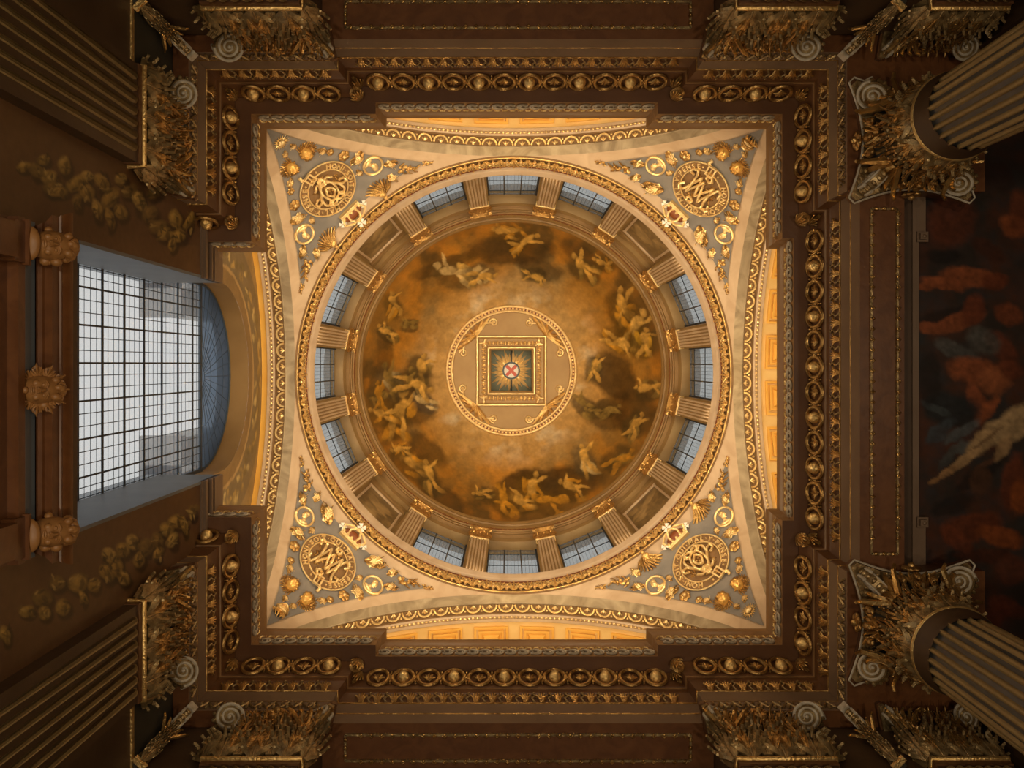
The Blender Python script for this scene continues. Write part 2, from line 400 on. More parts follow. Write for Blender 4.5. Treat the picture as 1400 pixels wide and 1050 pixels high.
def segs(d, minlen=.8):
    p = off_path(d); out = []
    for i in range(len(p) - 1):
        a = Vector((*p[i], 0)); b = Vector((*p[i + 1], 0)); L = (b - a).length
        if L < minlen: continue
        t = (b - a) / L; out.append((i, a, t, Vector((t.y, -t.x, 0)), L))
    return out
def band_units(da, za, db, zb, pitch, margin, raise_=0.0):
    """frames along the band between profile points a (top) and b (foot)"""
    dm, zm = (da + db) / 2, (za + zb) / 2; bl = math.hypot(db - da, zb - za); out = []
    for i, a, t, o, L in segs(dm):
        if i in (0, len(PATH) - 2): L0 = L - .3
        n = max(1, int((L - 2 * margin) / pitch)); st = (L - (n - 1) * pitch) / 2
        bd = (o * (db - da) + Vector((0, 0, zb - za))) / bl
        nn = bd.cross(t)
        if nn.dot(-o) + nn.dot(Vector((0, 0, -1))) < 0: nn = -nn
        tt = bd.cross(nn)
        for k in range(n):
            p = a + t * (st + k * pitch); p.z = zm
            out.append((i, k, n, frame(p + nn * raise_, tt, bd, nn)))
    return out
# egg band
ringm = MB().tube([(.22 * math.cos(2 * PI * k / 20), .25 * math.sin(2 * PI * k / 20), .06) for k in range(20)], .04, 6, True).mesh('ring', M['gold_old'])
eggm = MB().ball((0, .02, .07), (.125, .165, .14), 12, 8).mesh('egg', M['gold'])
sh = MB()
for k in range(5):
    an = math.radians(-60 + 30 * k); L = .16
    sh.tube([(0, .1, .05), (math.sin(an) * L * .6, .1 - math.cos(an) * L * .75, .09), (math.sin(an) * L, .1 - math.cos(an) * L * 1.4, .05)], lambda t: .03 * (1.1 - .6 * t), 5)
shm = sh.mesh('shell', M['gold_old'])
dm_ = MB()
for sg in (-1, 1):
    dm_.tube([(-.07, sg * .17, .04), (0, 0, .07), (.07, sg * .17, .04)], .022, 5)
    dm_.ball((0, sg * .14, .05), (.03, .06, .05), 6, 4)
dartm = dm_.mesh('dart', M['gold_old'])
for i, k, n, F_ in band_units(.484, 18.76, .625, 18.33, .532, .16, .0):
    put('ring', ringm, trim1, F_)
    put('egg' if (k + i) % 2 == 0 else 'shell', eggm if (k + i) % 2 == 0 else shm, trim1, F_)
    if k < n - 1: put('dart', dartm, trim1, F_ @ Matrix.Translation((.266, 0, 0)))
# leaves at every mitre of the egg band
clm = MB().merge(strand_leaf(.30, .50, .02, 7, .03, .075), lambda p: Vector((p.x, p.z - .25, p.y + .02))).mesh('corner_leaf', M['gold_old'])
pa, pb = off_path(.5), off_path(.615)
for i in range(1, len(PATH) - 1):
    a = Vector((*pa[i], 18.74)); b = Vector((*pb[i], 18.33)); bd = (b - a).normalized()
    ctr = Vector((-a.x, -a.y, 0)).normalized()
    nn = (ctr * .8 + Vector((0, 0, -.6))); nn = (nn - bd * nn.dot(bd)).normalized(); tt = bd.cross(nn)
    put('corner_leaf', clm, trim1, frame((a + b) / 2 + nn * .03, tt, bd, nn))
# leaf band on top of the architrave
lf = MB()
for k in range(5):
    sgn = (k - 2) / 2; lf.tube([(sgn * .02, .15, .01), (sgn * .06, .02, .05), (sgn * .115, -.10 + abs(sgn) * .07, .05), (sgn * .125, -.14 + abs(sgn) * .12, .02)], lambda t: .026 * (1.1 - .5 * t), 5)
lfm = lf.mesh('leaf', M['gold_old'])
lt = MB().tube([(-.03, .15, .02), (.035, .05, .04), (-.035, -.04, .04), (.03, -.13, .02)], .02, 5).ball((0, -.13, .02), (.035, .03, .035), 6, 4).ball((0, .13, .02), (.03, .03, .03), 6, 4)
ltm = lt.mesh('bud', M['gold_dull'])
for i, k, n, F_ in band_units(.68, 18.10, .769, 17.80, .335, .1):
    put('leaf', lfm, trim1, F_)
    if k < n - 1: put('bud', ltm, trim1, F_ @ Matrix.Translation((.168, 0, .0)))
# guilloche on the face of the corona
gl = MB()
gl.tube([(.115 * math.cos(2 * PI * k / 14 * .8 + .6), .105 * math.sin(2 * PI * k / 14 * .8 + .6), .03) for k in range(15)], .026, 5)
gl.tube([(.06 * math.cos(a), .06 * math.sin(a), .03) for a in [x * .5 for x in range(9)]], .02, 5)
gl.tube([(-.14, -.1, .02), (-.05, -.13, .04), (.05, -.13, .04), (.14, -.1, .02)], .018, 5)
glm = gl.mesh('scroll', M['guilloche'])
for i, k, n, F_ in band_units(.14, 19.13, .14, 18.80, .272, .02, .0): put('scroll', glm, trim1, F_)
# gilt ribbon above it: too fine to pick apart singly
rb = MB()
for i, k, n, F_ in band_units(.10, 19.21, .14, 19.14, .17, .05):
    u = MB().tube([(-.085, .03, .02), (-.04, -.035, .03), (.04, -.035, .03), (.085, .03, .02)], .02, 4); rb.merge(u, lambda p: F_ @ p)
tag(rb.build('ribbon', M['gold'], trim1), kind='stuff')
# zigzag leaf band on the lower fascia of the corner blocks only
zz = MB()
for i, k, n, F_ in band_units(.766, 17.22, .766, 16.88, .26, .1):
    p = F_.translation
    if (abs(p.x) < 3.66 and abs(p.y) > 6) or (abs(p.y) < 3.6 and p.x > 6): continue
    u = MB().tube([(-.12, .13, .02), (0, -.1, .03), (.12, .13, .02)], .025, 4).ball((0, .08, .02), (.04, .09, .04), 5, 4).ball((.13, -.07, .02), (.03, .07, .035), 5, 4)
    zz.merge(u, lambda p: F_ @ p)
tag(zz.build('zigzag_band', M['gold_dull'], trim1), kind='stuff')
# gilt borders of the three soffit panels between the corner blocks
for rot, w in ((0, 3.3), (PI / 2, 3.3), (PI, 3.3)):
    Rm = Matrix.Rotation(rot, 4, 'Z')
    u = MB(); beads = MB(); z = 16.80
    for y in (-6.76, -7.26):
        u.box(-w, w, y - .02, y + .02, z - .03, z + .03)
        for k in range(int(2 * w / .2)):
            x = -w + .1 + k * .2; beads.tube([(x - .085, y + .02, z), (x, y - .05, z - .03), (x + .085, y + .02, z)], .022, 4).ball((x, y, z - .02), .035, 6, 4)
    for x in (-w, w):
        u.box(x - .02, x + .02, -7.26, -6.76, z - .03, z + .03)
        for k in range(3): beads.ball((x, -6.85 - .16 * k, z - .02), (.04, .06, .04), 6, 4)
    sp = u.mapped(lambda p: Rm @ p).build('panel_border', M['gold_dull'], trim1, 0)
    tag(beads.mapped(lambda p: Rm @ p).build('border_beads', M['gold_old'], sp), kind='stuff')

# ---- pendentives
PEND = [(-1, -1, 'north-west'), (1, -1, 'north-east'), (-1, 1, 'south-west'), (1, 1, 'south-east')]
def pend_mesh(sx, sy, w, hmax, rad, nu=40, nv=30):
    def fn(u, v):
        h = hmax * (1 - (1 - v) ** 1.6) if w == 0 else hmin + (hmax - hmin) * (1 - (1 - v) ** 1.3)
        rh = math.sqrt(max(0, RS * RS - h * h)); c = min(1, (R - w) / rh); al = math.acos(c); al = min(al, PI / 4)
        an = al + (PI / 2 - 2 * al) * u; k = rad / RS
        return (sx * rh * math.cos(an) * k, sy * rh * math.sin(an) * k, ZS + h * k)
    hmin = math.sqrt(max(0, RS * RS - 2 * (R - w) ** 2)) + .001 if w else 0
    return MB().grid(fn, nu, nv)
for n, (sx, sy, nm) in enumerate(PEND):
    e = pend_mesh(sx, sy, 0, R, RS).build('pendentive', M['marble'])
    tag(e, 'pale marble %s pendentive framing a grey field of gilt relief' % nm, None, **ST)
    pend_mesh(sx, sy, .24, 6.22, RS - .03).build('relief_ground', M['plaster'], e)

# ---- the four great arches
def arch_frame(side):
    return {'north': Matrix.Rotation(0, 4, 'Z'), 'east': Matrix.Rotation(PI / 2, 4, 'Z'), 'south': Matrix.Rotation(PI, 4, 'Z'), 'west': Matrix.Rotation(-PI / 2, 4, 'Z')}[side]
arc_t = MB().tube([(.21 * math.cos(PI * k / 8), -.1 + .2 * math.sin(PI * k / 8), .02) for k in range(9)], .032, 6)
for k in range(3):
    an = math.radians(-40 + 40 * k); arc_t.tube([(0, -.1, .03), (math.sin(an) * .06, -.1 + math.cos(an) * .06, .05), (math.sin(an) * .11, -.1 + math.cos(an) * .1, .02)], .026, 5)
arc_t.ball((.24, .06, .02), .04, 6, 4)
arcm = arc_t.mesh('fan_scroll', M['gold_pale'])
cof_f = MB(); cof_p = MB()
def rect_ring(m, a, b, h0, w, hh):
    for x0, x1, y0, y1 in ((-a, a, -b, -b + w), (-a, a, b - w, b), (-a, -a + w, -b + w, b - w), (a - w, a, -b + w, b - w)): m.box(x0, x1, y0, y1, h0, hh)
cof_f.box(-.5, .5, -.56, .56, -.02, .012); rect_ring(cof_f, .50, .56, -.02, .06, .10); rect_ring(cof_f, .37, .43, -.02, .06, .07)
cof_p.add([(-.26, -.32, 0), (.26, -.32, 0), (.26, .32, 0), (-.26, .32, 0), (-.2, -.26, .08), (.2, -.26, .08), (.2, .26, .08), (-.2, .26, .08)], [(4, 5, 6, 7), (0, 1, 5, 4), (1, 2, 6, 5), (2, 3, 7, 6), (3, 0, 4, 7)])
cofm = cof_f.mesh('coffer', M['coffer'], 0); copm = cof_p.mesh('coffer_panel', M['coffer'], 0)
for side in ('north', 'east', 'south', 'west'):
    Q = arch_frame(side); yend = -9.35 if side != 'west' else -7.6
    def vault(prof, n=64):
        v = []; k = len(prof)
        for i in range(n + 1):
            a = PI * i / n
            for y, r in prof: v.append(Q @ Vector((r * math.cos(a), y, ZS + r * math.sin(a))))
        return MB().add(v, [(i * k + j, i * k + j + 1, (i + 1) * k + j + 1, (i + 1) * k + j) for i in range(n) for j in range(k - 1)])
    t = vault([(-6.48, R), (-6.74, R), (-6.76, R - .025), (-6.79, R + .02)]).build('trim_%d' % {'north': 2, 'east': 3, 'south': 4, 'west': 5}[side], M['marble_grey'], smooth=30)
    tag(t, {'north': 'grey veined marble arch with gilt scroll band above the north passage', 'east': 'grey veined marble arch with gilt scroll band above the fluted columns',
            'south': 'grey veined marble arch with gilt scroll band above the south passage', 'west': 'grey veined marble arch with gilt scroll band over the tall window'}[side], None, **ST)
    vault([(-6.78, R + .02), (-7.02, R + .02), (-7.03, R - .02), (-7.07, R - .02), (-7.08, R + .02)]).build('scroll_ground', M['band'], t, 30)
    vault([(-7.07, R + .0), (-7.13, R - .02), (-7.15, R + .03), (-7.2, R + .03), (-7.21, R - .01), (-7.30, R - .01), (-7.31, R + .06), (-7.33, R + .06)]).build('bead_ground', M['marble'], t, 30)
    nun = 42
    for k in range(3, nun - 3):
        a = PI * (k + .5) / nun; c, s_ = math.cos(a), math.sin(a)
        put('fan_scroll', arcm, t, Q @ frame((c * (R + .01), -6.9, ZS + s_ * (R + .01)), (s_, 0, -c), (0, -1, 0), (-c, 0, -s_)))
    bd = MB()
    for k in range(10, 150):
        a = PI * (k + .5) / 160; bd.ball(Q @ Vector((R * math.cos(a), -7.17, ZS + R * math.sin(a))), (.05, .05, .05), 5, 4)
    tag(bd.build('bead_row', M['gold_pale'], t), kind='stuff')
    bd = MB()
    for k in range(20, 300):
        a = PI * (k + .5) / 320; bd.ball(Q @ Vector(((R + .02) * math.cos(a), -7.255, ZS + (R + .02) * math.sin(a))), .02, 4, 3)
    tag(bd.build('dot_row', M['gold_old'], t), kind='stuff')
    cv = vault([(-7.32, R + .06), (yend, R + .06)]).build('coffered_vault', M['rib'] if side != 'west' else M['coffer'], t, 30)
    if side != 'west':
        for k in range(2, 14):
            a = PI * (k - .0) / 15; c, s_ = math.cos(a), math.sin(a); rr = R + .06
            for yy in (-8.0,):
                fr = Q @ frame((c * rr, yy, ZS + s_ * rr), (s_, 0, -c), (0, -1, 0), (-c, 0, -s_))
                put('coffer', cofm, cv, fr); put('coffer_panel', copm, cv, fr @ Matrix.Translation((0, 0, .012)))

# ---- ring of the drum
DZ = 26.0
rg = MB().lathe([(6.495, 25.97), (6.46, 26.0), (6.43, 26.02), (6.43, 26.08), (6.36, 26.5), (6.33, 26.60), (6.33, 26.66)], 192)
trim6 = tag(rg.build('trim_6', M['band'], smooth=30), 'gilt leafy ring moulding round the foot of the dome drum', None, **ST)
MB().lathe([(6.33, 26.64), (6.30, 26.70), (6.36, 26.78), (6.36, 26.9)], 192).build('oxblood_cavetto', M['red'], trim6)
MB().lathe([(6.36, 26.86), (6.27, 26.9), (6.24, 26.93), (6.22, 27.0), (6.17, 27.06), (6.16, 27.12), (6.22, 27.16), (7.2, 27.16)], 192).build('ledge', M['marble'], trim6, 35)
for r_, z_, q in ((6.435, 26.03, .022), (6.335, 26.60, .018)):
    MB().lathe([(r_ + q * math.cos(2 * PI * k / 6), z_ + q * math.sin(2 * PI * k / 6)) for k in range(7)], 192).build('gilt_fillet', M['gold'], trim6)
rl = MB().merge(strand_leaf(.36, .46, .08, 5, .04, .085, False), lambda p: Vector((p.x, p.y + .0, p.z - .22)))
rlm = rl.mesh('leaf', M['gold'])
rs_ = MB()
for sg in (-1, 1): rs_.tube([(0, .02, -.2), (sg * .06, .05, 0), (sg * .12, .05, .12), (sg * .05, .05, .16)], .026, 5)
rs_.ball((0, .05, .08), (.05, .05, .06), 6, 5); rs_.ball((0, .05, -.08), (.04, .05, .05), 6, 5)
rsm = rs_.mesh('scroll_sprig', M['gold_pale'])
NL = 96
for k in range(NL):
    a = 2 * PI * k / NL
    for m_, da in ((rlm, 0), (rsm, PI / NL)):
        a2 = a + da; o = Vector((-math.cos(a2), -math.sin(a2), 0)); up = (Vector((0, 0, 1)) - (-o) * .17).normalized()
        o2 = (o - up * o.dot(up)).normalized()
        put('leaf' if m_ is rlm else 'scroll_sprig', m_, trim6, frame(Vector((math.cos(a2) * 6.385, math.sin(a2) * 6.385, 26.33)), up.cross(o2) * -1, o2, up))
bd = MB()
for k in range(260):
    a = 2 * PI * k / 260; bd.ball((6.33 * math.cos(a), 6.33 * math.sin(a), 26.57), .032, 5, 4)
tag(bd.build('bead_row', M['gold_pale'], trim6), kind='stuff')

# ---- drum wall with its sixteen bays
dw = MB()
def arcbox(m, r0, r1, a0, a1, z0, z1, n=4):
    def P(r, a, z): return (r * math.cos(a), r * math.sin(a), z)
    for k in range(n):
        b0 = a0 + (a1 - a0) * k / n; b1 = a0 + (a1 - a0) * (k + 1) / n
        v = [P(r, a, z) for z in (z0, z1) for r in (r0, r1) for a in (b0, b1)]
        m.add(v, [(0, 2, 3, 1), (4, 5, 7, 6), (0, 1, 5, 4), (2, 6, 7, 3)])
        if k == 0: m.add([P(r, b0, z) for z in (z0, z1) for r in (r0, r1)], [(0, 1, 3, 2)])
        if k == n - 1: m.add([P(r, b1, z) for z in (z0, z1) for r in (r0, r1)], [(0, 1, 3, 2)])
HB = math.radians(11.25); HP = math.radians(3.4)
for i in range(16):
    a = i * 2 * HB
    arcbox(dw, 6.55, 7.3, a + HB - HP, a + HB + HP, 26.9, 34.75, 2)
    arcbox(dw, 6.55, 7.3, a - HB + HP, a + HB - HP, 33.95, 34.75, 6)
    arcbox(dw, 6.7, 7.3, a - HB + HP, a + HB - HP, 26.9, 28.0, 6)
    if i % 4 == 2: arcbox(dw, 6.72, 7.3, a - HB + HP, a + HB - HP, 26.9, 34.0, 6)
wall_d = tag(dw.build('wall_drum', M['drum'], smooth=20), 'tan plaster drum wall under the painted dome', None, **ST)
# windows of the drum
wf = MB(); hw, zt = .95, 34.1
for y0, y1, z0, z1, th in ((-hw, -hw + .07, 27.9, zt, .05), (hw - .07, hw, 27.9, zt, .05)): wf.box(-th, th, y0, y1, z0, z1)
bars = [MB().box(-.012, .012, y - .022, y + .022, 27.9, zt) for y in (-.31, .31)]
trn = [MB().box(-.010, .010, -hw, hw, z - .02, z + .02) for z in (29.6, 31.4, 33.2)]
ld = MB()
for k in range(1, 15):
    y = -hw + 2 * hw * k / 15; ld.box(-.001, .001, y - .004, y + .004, 27.9, zt)
for k in range(1, 38): z = 27.9 + (zt - 27.9) * k / 38; ld.box(-.001, .001, -hw, hw, z - .004, z + .004)
wfm = wf.mesh('frame', M['lead'], 0); barm = [b.mesh('mullion', M['lead'], 0) for b in bars]; trm = [b.mesh('transom', M['lead'], 0) for b in trn]
ldm = ld.mesh('leading', M['lead'], 0)
pnm = MB().box(-.006, .006, -.31, .31, -.85, .85).mesh('pane', M['glass_drum'], 0)
WN = 2
for i in range(16):
    if i % 4 == 2: continue
    w = put('window_%d' % WN, wfm, None, rotz(i * 2 * HB) @ Matrix.Translation((6.88, 0, 0))); WN += 1
    tag(w, 'grey leaded window between fluted pilasters in the dome drum', None, 'drum windows', 'structure')
    for b in barm: put('mullion', b, w)
    for b in trm: put('transom', b, w)
    tag(put('leading', ldm, w), kind='stuff')
    for y in (-.62, 0, .62):
        for z in (28.75, 30.5, 32.3, 33.95): put('pane', pnm, w, Matrix.Translation((.015, y, z)) @ Matrix.Diagonal((1, 1, 1.04 if z < 33 else .2, 1)))
# grisaille panels in the four blind bays
for i in (2, 6, 10, 14):
    nm = {2: 'south-east', 6: 'south-west', 10: 'north-west', 14: 'north-east'}[i]
    nu, nv = 50, 60; P = []; xs = []
    m = MB(); m.grid(lambda u, v: (6.655, -.72 + 1.44 * u, 28.2 + 4.2 * v), nu, nv)
    arr = np.array(m.v); n1 = fbm(arr[:, 1] * 3 + i, arr[:, 2] * 1.1, i); n2 = fbm(arr[:, 1] * 9 + i * 3, arr[:, 2] * 4, i + 40)
    c = np.outer(.35 + 1.0 * n1 * n2 * 2, lin((122, 98, 62)))
    bl = []
    rr = random.Random(i)
    for k in range(9): bl.append((rr.uniform(-.5, .5) * 20, rr.uniform(4, 76), rr.uniform(3, 6), rr.uniform(5, 14), rr.uniform(-40, 40), (168, 138, 92), .7))
    strokes(c, arr[:, 1] * 20, (arr[:, 2] - 28.2) * 20, bl, 3, i)
    m.c = c; q = empty('painted_panel', rotz(i * 2 * HB)); m.build('canvas', M['paint'], q)
    fr = MB(); fr.box(6.61, 6.68, -.80, -.72, 28.1, 32.5).box(6.61, 6.68, .72, .80, 28.1, 32.5).box(6.59, 6.70, -.82, .82, 32.4, 32.5)
    fr.build('frame', M['marble'], q, 0)
    fr = MB(); fr.box(6.57, 6.70, -.88, .88, 32.9, 33.0); fr.build('ledge_moulding', M['drum_cornice'], q, 0)
    tag(q, 'grey monochrome painted panel in the blind %s bay of the drum' % nm, 'painting')
# pilasters of the drum
PX = empty('drum_pilaster')
sf = MB().box(-.04, .17, -.33, .33, 27.155, 33.0); sf.build('shaft', M['drum'], PX, 0)
for k in range(6):
    y = -.33 + .06 + .54 * k / 5
    MB().tube([(-.05, y, 27.17), (-.05, y, 32.85)], .034, 6).build('fillet', M['gold_dull'] if False else M['marble'], PX)
MB().box(-.09, .1, -.37, .37, 32.96, 33.04).build('astragal', M['gold_pale'], PX, 0)
cp = MB(); al = acanthus(.22, .8, .14, 3, 4, 7)
for row, (zz0, ys, sc) in enumerate(((33.05, (-.26, 0, .26), .8), (33.35, (-.33, -.13, .13, .33), 1.0))):
    for y in ys: cp.merge(al, lambda p: Vector((-.05 - p.y * 1.1, y + p.x * 1.2, zz0 + p.z * sc)))
cp.box(-.04, .17, -.33, .33, 33.0, 34.6)
for y in (-.37, .37): cp.merge(MB().lathe([(.001, -.05), (.11, -.05), (.11, .05), (.001, .05)], 12), lambda p: Vector((-.14 + p.x, y + p.z * 1.2, 34.25 + p.y)))
cp.box(-.2, .17, -.42, .42, 34.42, 34.602)
cp.build('capital', M['gold_old'], PX)
for k in range(16):
    mt = rotz(HB + k * 2 * HB) @ Matrix.Translation((6.40, 0, 0))
    if k == 0: PX.matrix_basis = mt; o_ = PX
    else: o_ = copy_tree(PX, None, mt)
    if k % 4 in (1, 2): tag(o_, 'fluted tan drum pilaster with gilt capital beside a blind painted bay', 'pilaster', 'drum pilasters beside blind bays')
    else: tag(o_, 'fluted tan drum pilaster with gilt capital between two leaded windows', 'pilaster', 'drum pilasters between windows')
# entablature under the dome
de = MB().lathe([(7.3, 34.6), (6.42, 34.6), (6.42, 34.85), (6.39, 34.87), (6.39, 35.1), (6.34, 35.14), (6.34, 35.42), (6.30, 35.48), (6.26, 35.62), (6.20, 35.66), (6.20, 35.82), (6.16, 35.88), (6.14, 35.98), (6.14, 36.05), (6.3, 36.08)], 160)
trim7 = tag(de.build('trim_7', M['drum_cornice'], smooth=25), 'tan brown ring cornice at the foot of the painted dome', None, **ST)
MB().lathe([(6.345, 35.2), (6.325, 35.24), (6.325, 35.32), (6.345, 35.36)], 160).build('dark_groove', M['red'], trim7)
bd = MB()
for k in range(220):
    a = 2 * PI * k / 220; bd.ball((6.325 * math.cos(a), 6.325 * math.sin(a), 35.28), .028, 4, 3)
tag(bd.build('bead_row', M['gold_old'], trim7), kind='stuff')

# ---- the painted dome
RD = 6.18; ZD = 36.0
rL, zL = 3.05, None
a_end = math.acos(rL / RD)
m = MB(); NU, NV = 720, 130
m.grid(lambda u, v: (RD * math.cos(a_end * v) * math.cos(2 * PI * u), RD * math.cos(a_end * v) * math.sin(2 * PI * u), ZD + RD * math.sin(a_end * v)), NU, NV, True)
arr = np.array(m.v)
X = arr[:, 0] * F / arr[:, 2]; Y = arr[:, 1] * F / arr[:, 2]           # painter's sheet, in units of about 3 cm
rho = np.hypot(X, Y); n1 = fbm(X / 55 + 7, Y / 55, 5, 5); n2 = fbm(X / 22, Y / 22 + 3, 11, 5); n3 = fbm(X / 9, Y / 9, 19, 4)
c = np.tile(np.array(lin((150, 104, 38)))[None, :], (len(X), 1))
t = np.clip((rho - 85) / 118, 0, 1)
c = blend(c, lin((176, 140, 84)), np.clip(1 - t * 1.7, 0, 1) * .75)
c = blend(c, lin((72, 52, 22)), np.clip((t - .3) * 1.6, 0, .9) * np.clip(n1 * 2.2 - .45, 0, 1))
c = blend(c, lin((188, 166, 128)), np.clip((n2 - .5) * 4, 0, 1) * np.clip(1 - abs(t - .14) * 3.2, 0, 1) * .85)
c = blend(c, lin((122, 108, 72)), np.clip((n1 - .48) * 3.5, 0, 1) * np.clip(1 - abs(t - .42) * 2.4, 0, 1) * .7)
c = blend(c, lin((168, 108, 28)), np.clip((n2 - .46) * 3.5, 0, 1) * np.clip(t * 1.4 - .2, 0, .8))
GF, GD, OL, TN, DK = (196, 148, 66), (182, 126, 34), (132, 104, 48), (190, 158, 98), (52, 36, 16)
bl = []
def Z(zx, zy): return (480 + zx * .419 - 700.2, 280 + zy * .419 - 507.5)
for zx, zy, a_, b_, an, op in ((520, 150, 75, 26, 0, .75), (620, 210, 40, 18, 20, .6), (860, 560, 48, 34, 60, .8), (930, 680, 40, 40, 30, .7), (830, 690, 40, 24, 10, .6), (700, 910, 66, 30, -10, .8),
                                (560, 900, 40, 18, -15, .8), (300, 970, 40, 24, 20, .7), (110, 480, 16, 46, 5, .55), (200, 660, 40, 30, 20, .6), (250, 800, 40, 20, 40, .6), (300, 200, 60, 14, -20, .6), (750, 160, 50, 16, 35, .55), (960, 400, 20, 60, -15, .5)):
    bl.append((*Z(zx, zy), a_ * .8, b_ * .8, an, DK, op))
FG = [(500, 85, 36, 10, GF, GD), (570, 120, 40, 150, GF, GD), (330, 220, 52, 20, TN, (186, 146, 72)), (430, 235, 40, 170, GF, TN), (600, 235, 30, 190, GF, OL), (760, 200, 44, 40, GF, OL), (820, 190, 26, 20, GF, GD),
      (890, 330, 50, 75, GF, GD), (930, 400, 54, 110, (206, 160, 78), GD), (880, 450, 46, 200, GF, GD), (960, 450, 40, 95, GF, (188, 140, 36)), (800, 530, 34, 95, GF, OL), (970, 600, 38, 0, GF, OL), (760, 650, 34, 40, OL, OL),
      (840, 670, 34, 150, OL, OL), (930, 720, 36, 120, GF, OL), (880, 830, 40, 140, GD, OL), (770, 830, 42, 70, GF, TN), (725, 920, 38, 20, GF, GD), (590, 930, 48, 100, GF, GD), (560, 965, 38, 10, GF, GD), (500, 960, 40, 60, GD, GD), (640, 965, 44, 15, GD, GD),
      (430, 940, 24, 0, GF, OL), (210, 850, 44, 30, GF, GD), (260, 890, 44, 70, GF, OL), (160, 800, 28, 0, GF, GD), (230, 545, 46, 100, GF, OL), (160, 680, 60, 95, GF, GD), (130, 570, 44, 60, OL, (150, 128, 84)), (100, 680, 40, 10, GF, GD), (240, 640, 34, 20, TN, (140, 126, 98)),
      (140, 320, 34, 80, GF, GD), (120, 415, 28, 30, GF, OL), (190, 390, 22, 0, OL, OL), (210, 590, 50, 190, GF, OL), (90, 620, 34, 80, GD, OL)]
fr_ = random.Random(12)
for zx, zy, s_, an, fl, dr in FG: bl += figure(*Z(zx, zy), s_ * .78, an, fl, dr, .85, fr_)
strokes(c, X, Y, bl, 5, 31)
c *= (.66 + .68 * n3)[:, None]
m.c = np.clip(c * np.array([1.25, 1.32, 1.5])[None, :], 0.002, .9)
tag(m.build('ceiling', M['paint'], smooth=0), 'painted dome of brown clouds and loosely brushed golden figures', None, **ST)
for p in bpy.data.objects['ceiling'].data.polygons: p.use_smooth = True

# ---- lantern ring, disc, square coffer and its star
zr = ZD + RD * math.sin(a_end)          # 41.37
MB_ = MB().lathe([(2.80, zr + .1), (2.80, zr - .02), (2.86, zr - .08), (2.90, zr + .02), (2.93, zr + .03), (2.96, zr - .02), (3.02, zr - .10), (3.07, zr - .05), (3.08, zr + .05), (3.2, zr + .1)], 128)
lr = tag(MB_.build('lantern_ring', M['gold_pale'], smooth=30), 'round gilt beaded moulding at the crown of the painted dome', 'moulding')
MB().lathe([(2.885, zr - .03), (2.97, zr - .03)], 128).build('bead_groove', M['red'], lr)
for r_ in (2.82, 3.04): MB().lathe([(r_ + .062 * math.cos(2 * PI * k / 8), zr - .07 + .062 * math.sin(2 * PI * k / 8)) for k in range(9)], 128).build('gilt_ring', M['gold_pale'], lr)
bd = MB()
for k in range(110):
    a = 2 * PI * k / 110; bd.ball((2.925 * math.cos(a), 2.925 * math.sin(a), zr - .04), (.06, .06, .04), 6, 4)
tag(bd.build('bead_row', M['gold_pale'], lr), kind='stuff')
hs, ho, zt = .97, 1.63, zr + .08
ds = MB()
for i in range(64):
    a0, a1 = 2 * PI * i / 64, 2 * PI * (i + 1) / 64
    def sq(a, h): c_, s_ = math.cos(a), math.sin(a); k = h / max(abs(c_), abs(s_)); return (c_ * k, s_ * k, zt)
    ds.add([sq(a0, ho - .1), sq(a1, ho - .1), (2.86 * math.cos(a1), 2.86 * math.sin(a1), zt), (2.86 * math.cos(a0), 2.86 * math.sin(a0), zt)], [(0, 1, 2, 3)])
ds.box(-hs - .02, hs + .02, -hs - .02, -hs, zt, zt + 1.2).box(-hs - .02, hs + .02, hs, hs + .02, zt, zt + 1.2).box(-hs - .02, -hs, -hs, hs, zt, zt + 1.2).box(hs, hs + .02, -hs, hs, zt, zt + 1.2)
tag(ds.build('ceiling.001', M['disc'], smooth=0), 'flat ochre disc inside the gilt ring at the dome crown', None, **ST)
sqf = empty('square_frame', Matrix.Translation((0, 0, zt)))
tag(sqf, 'square gilt frame with corner knots around the green star panel', 'frame')
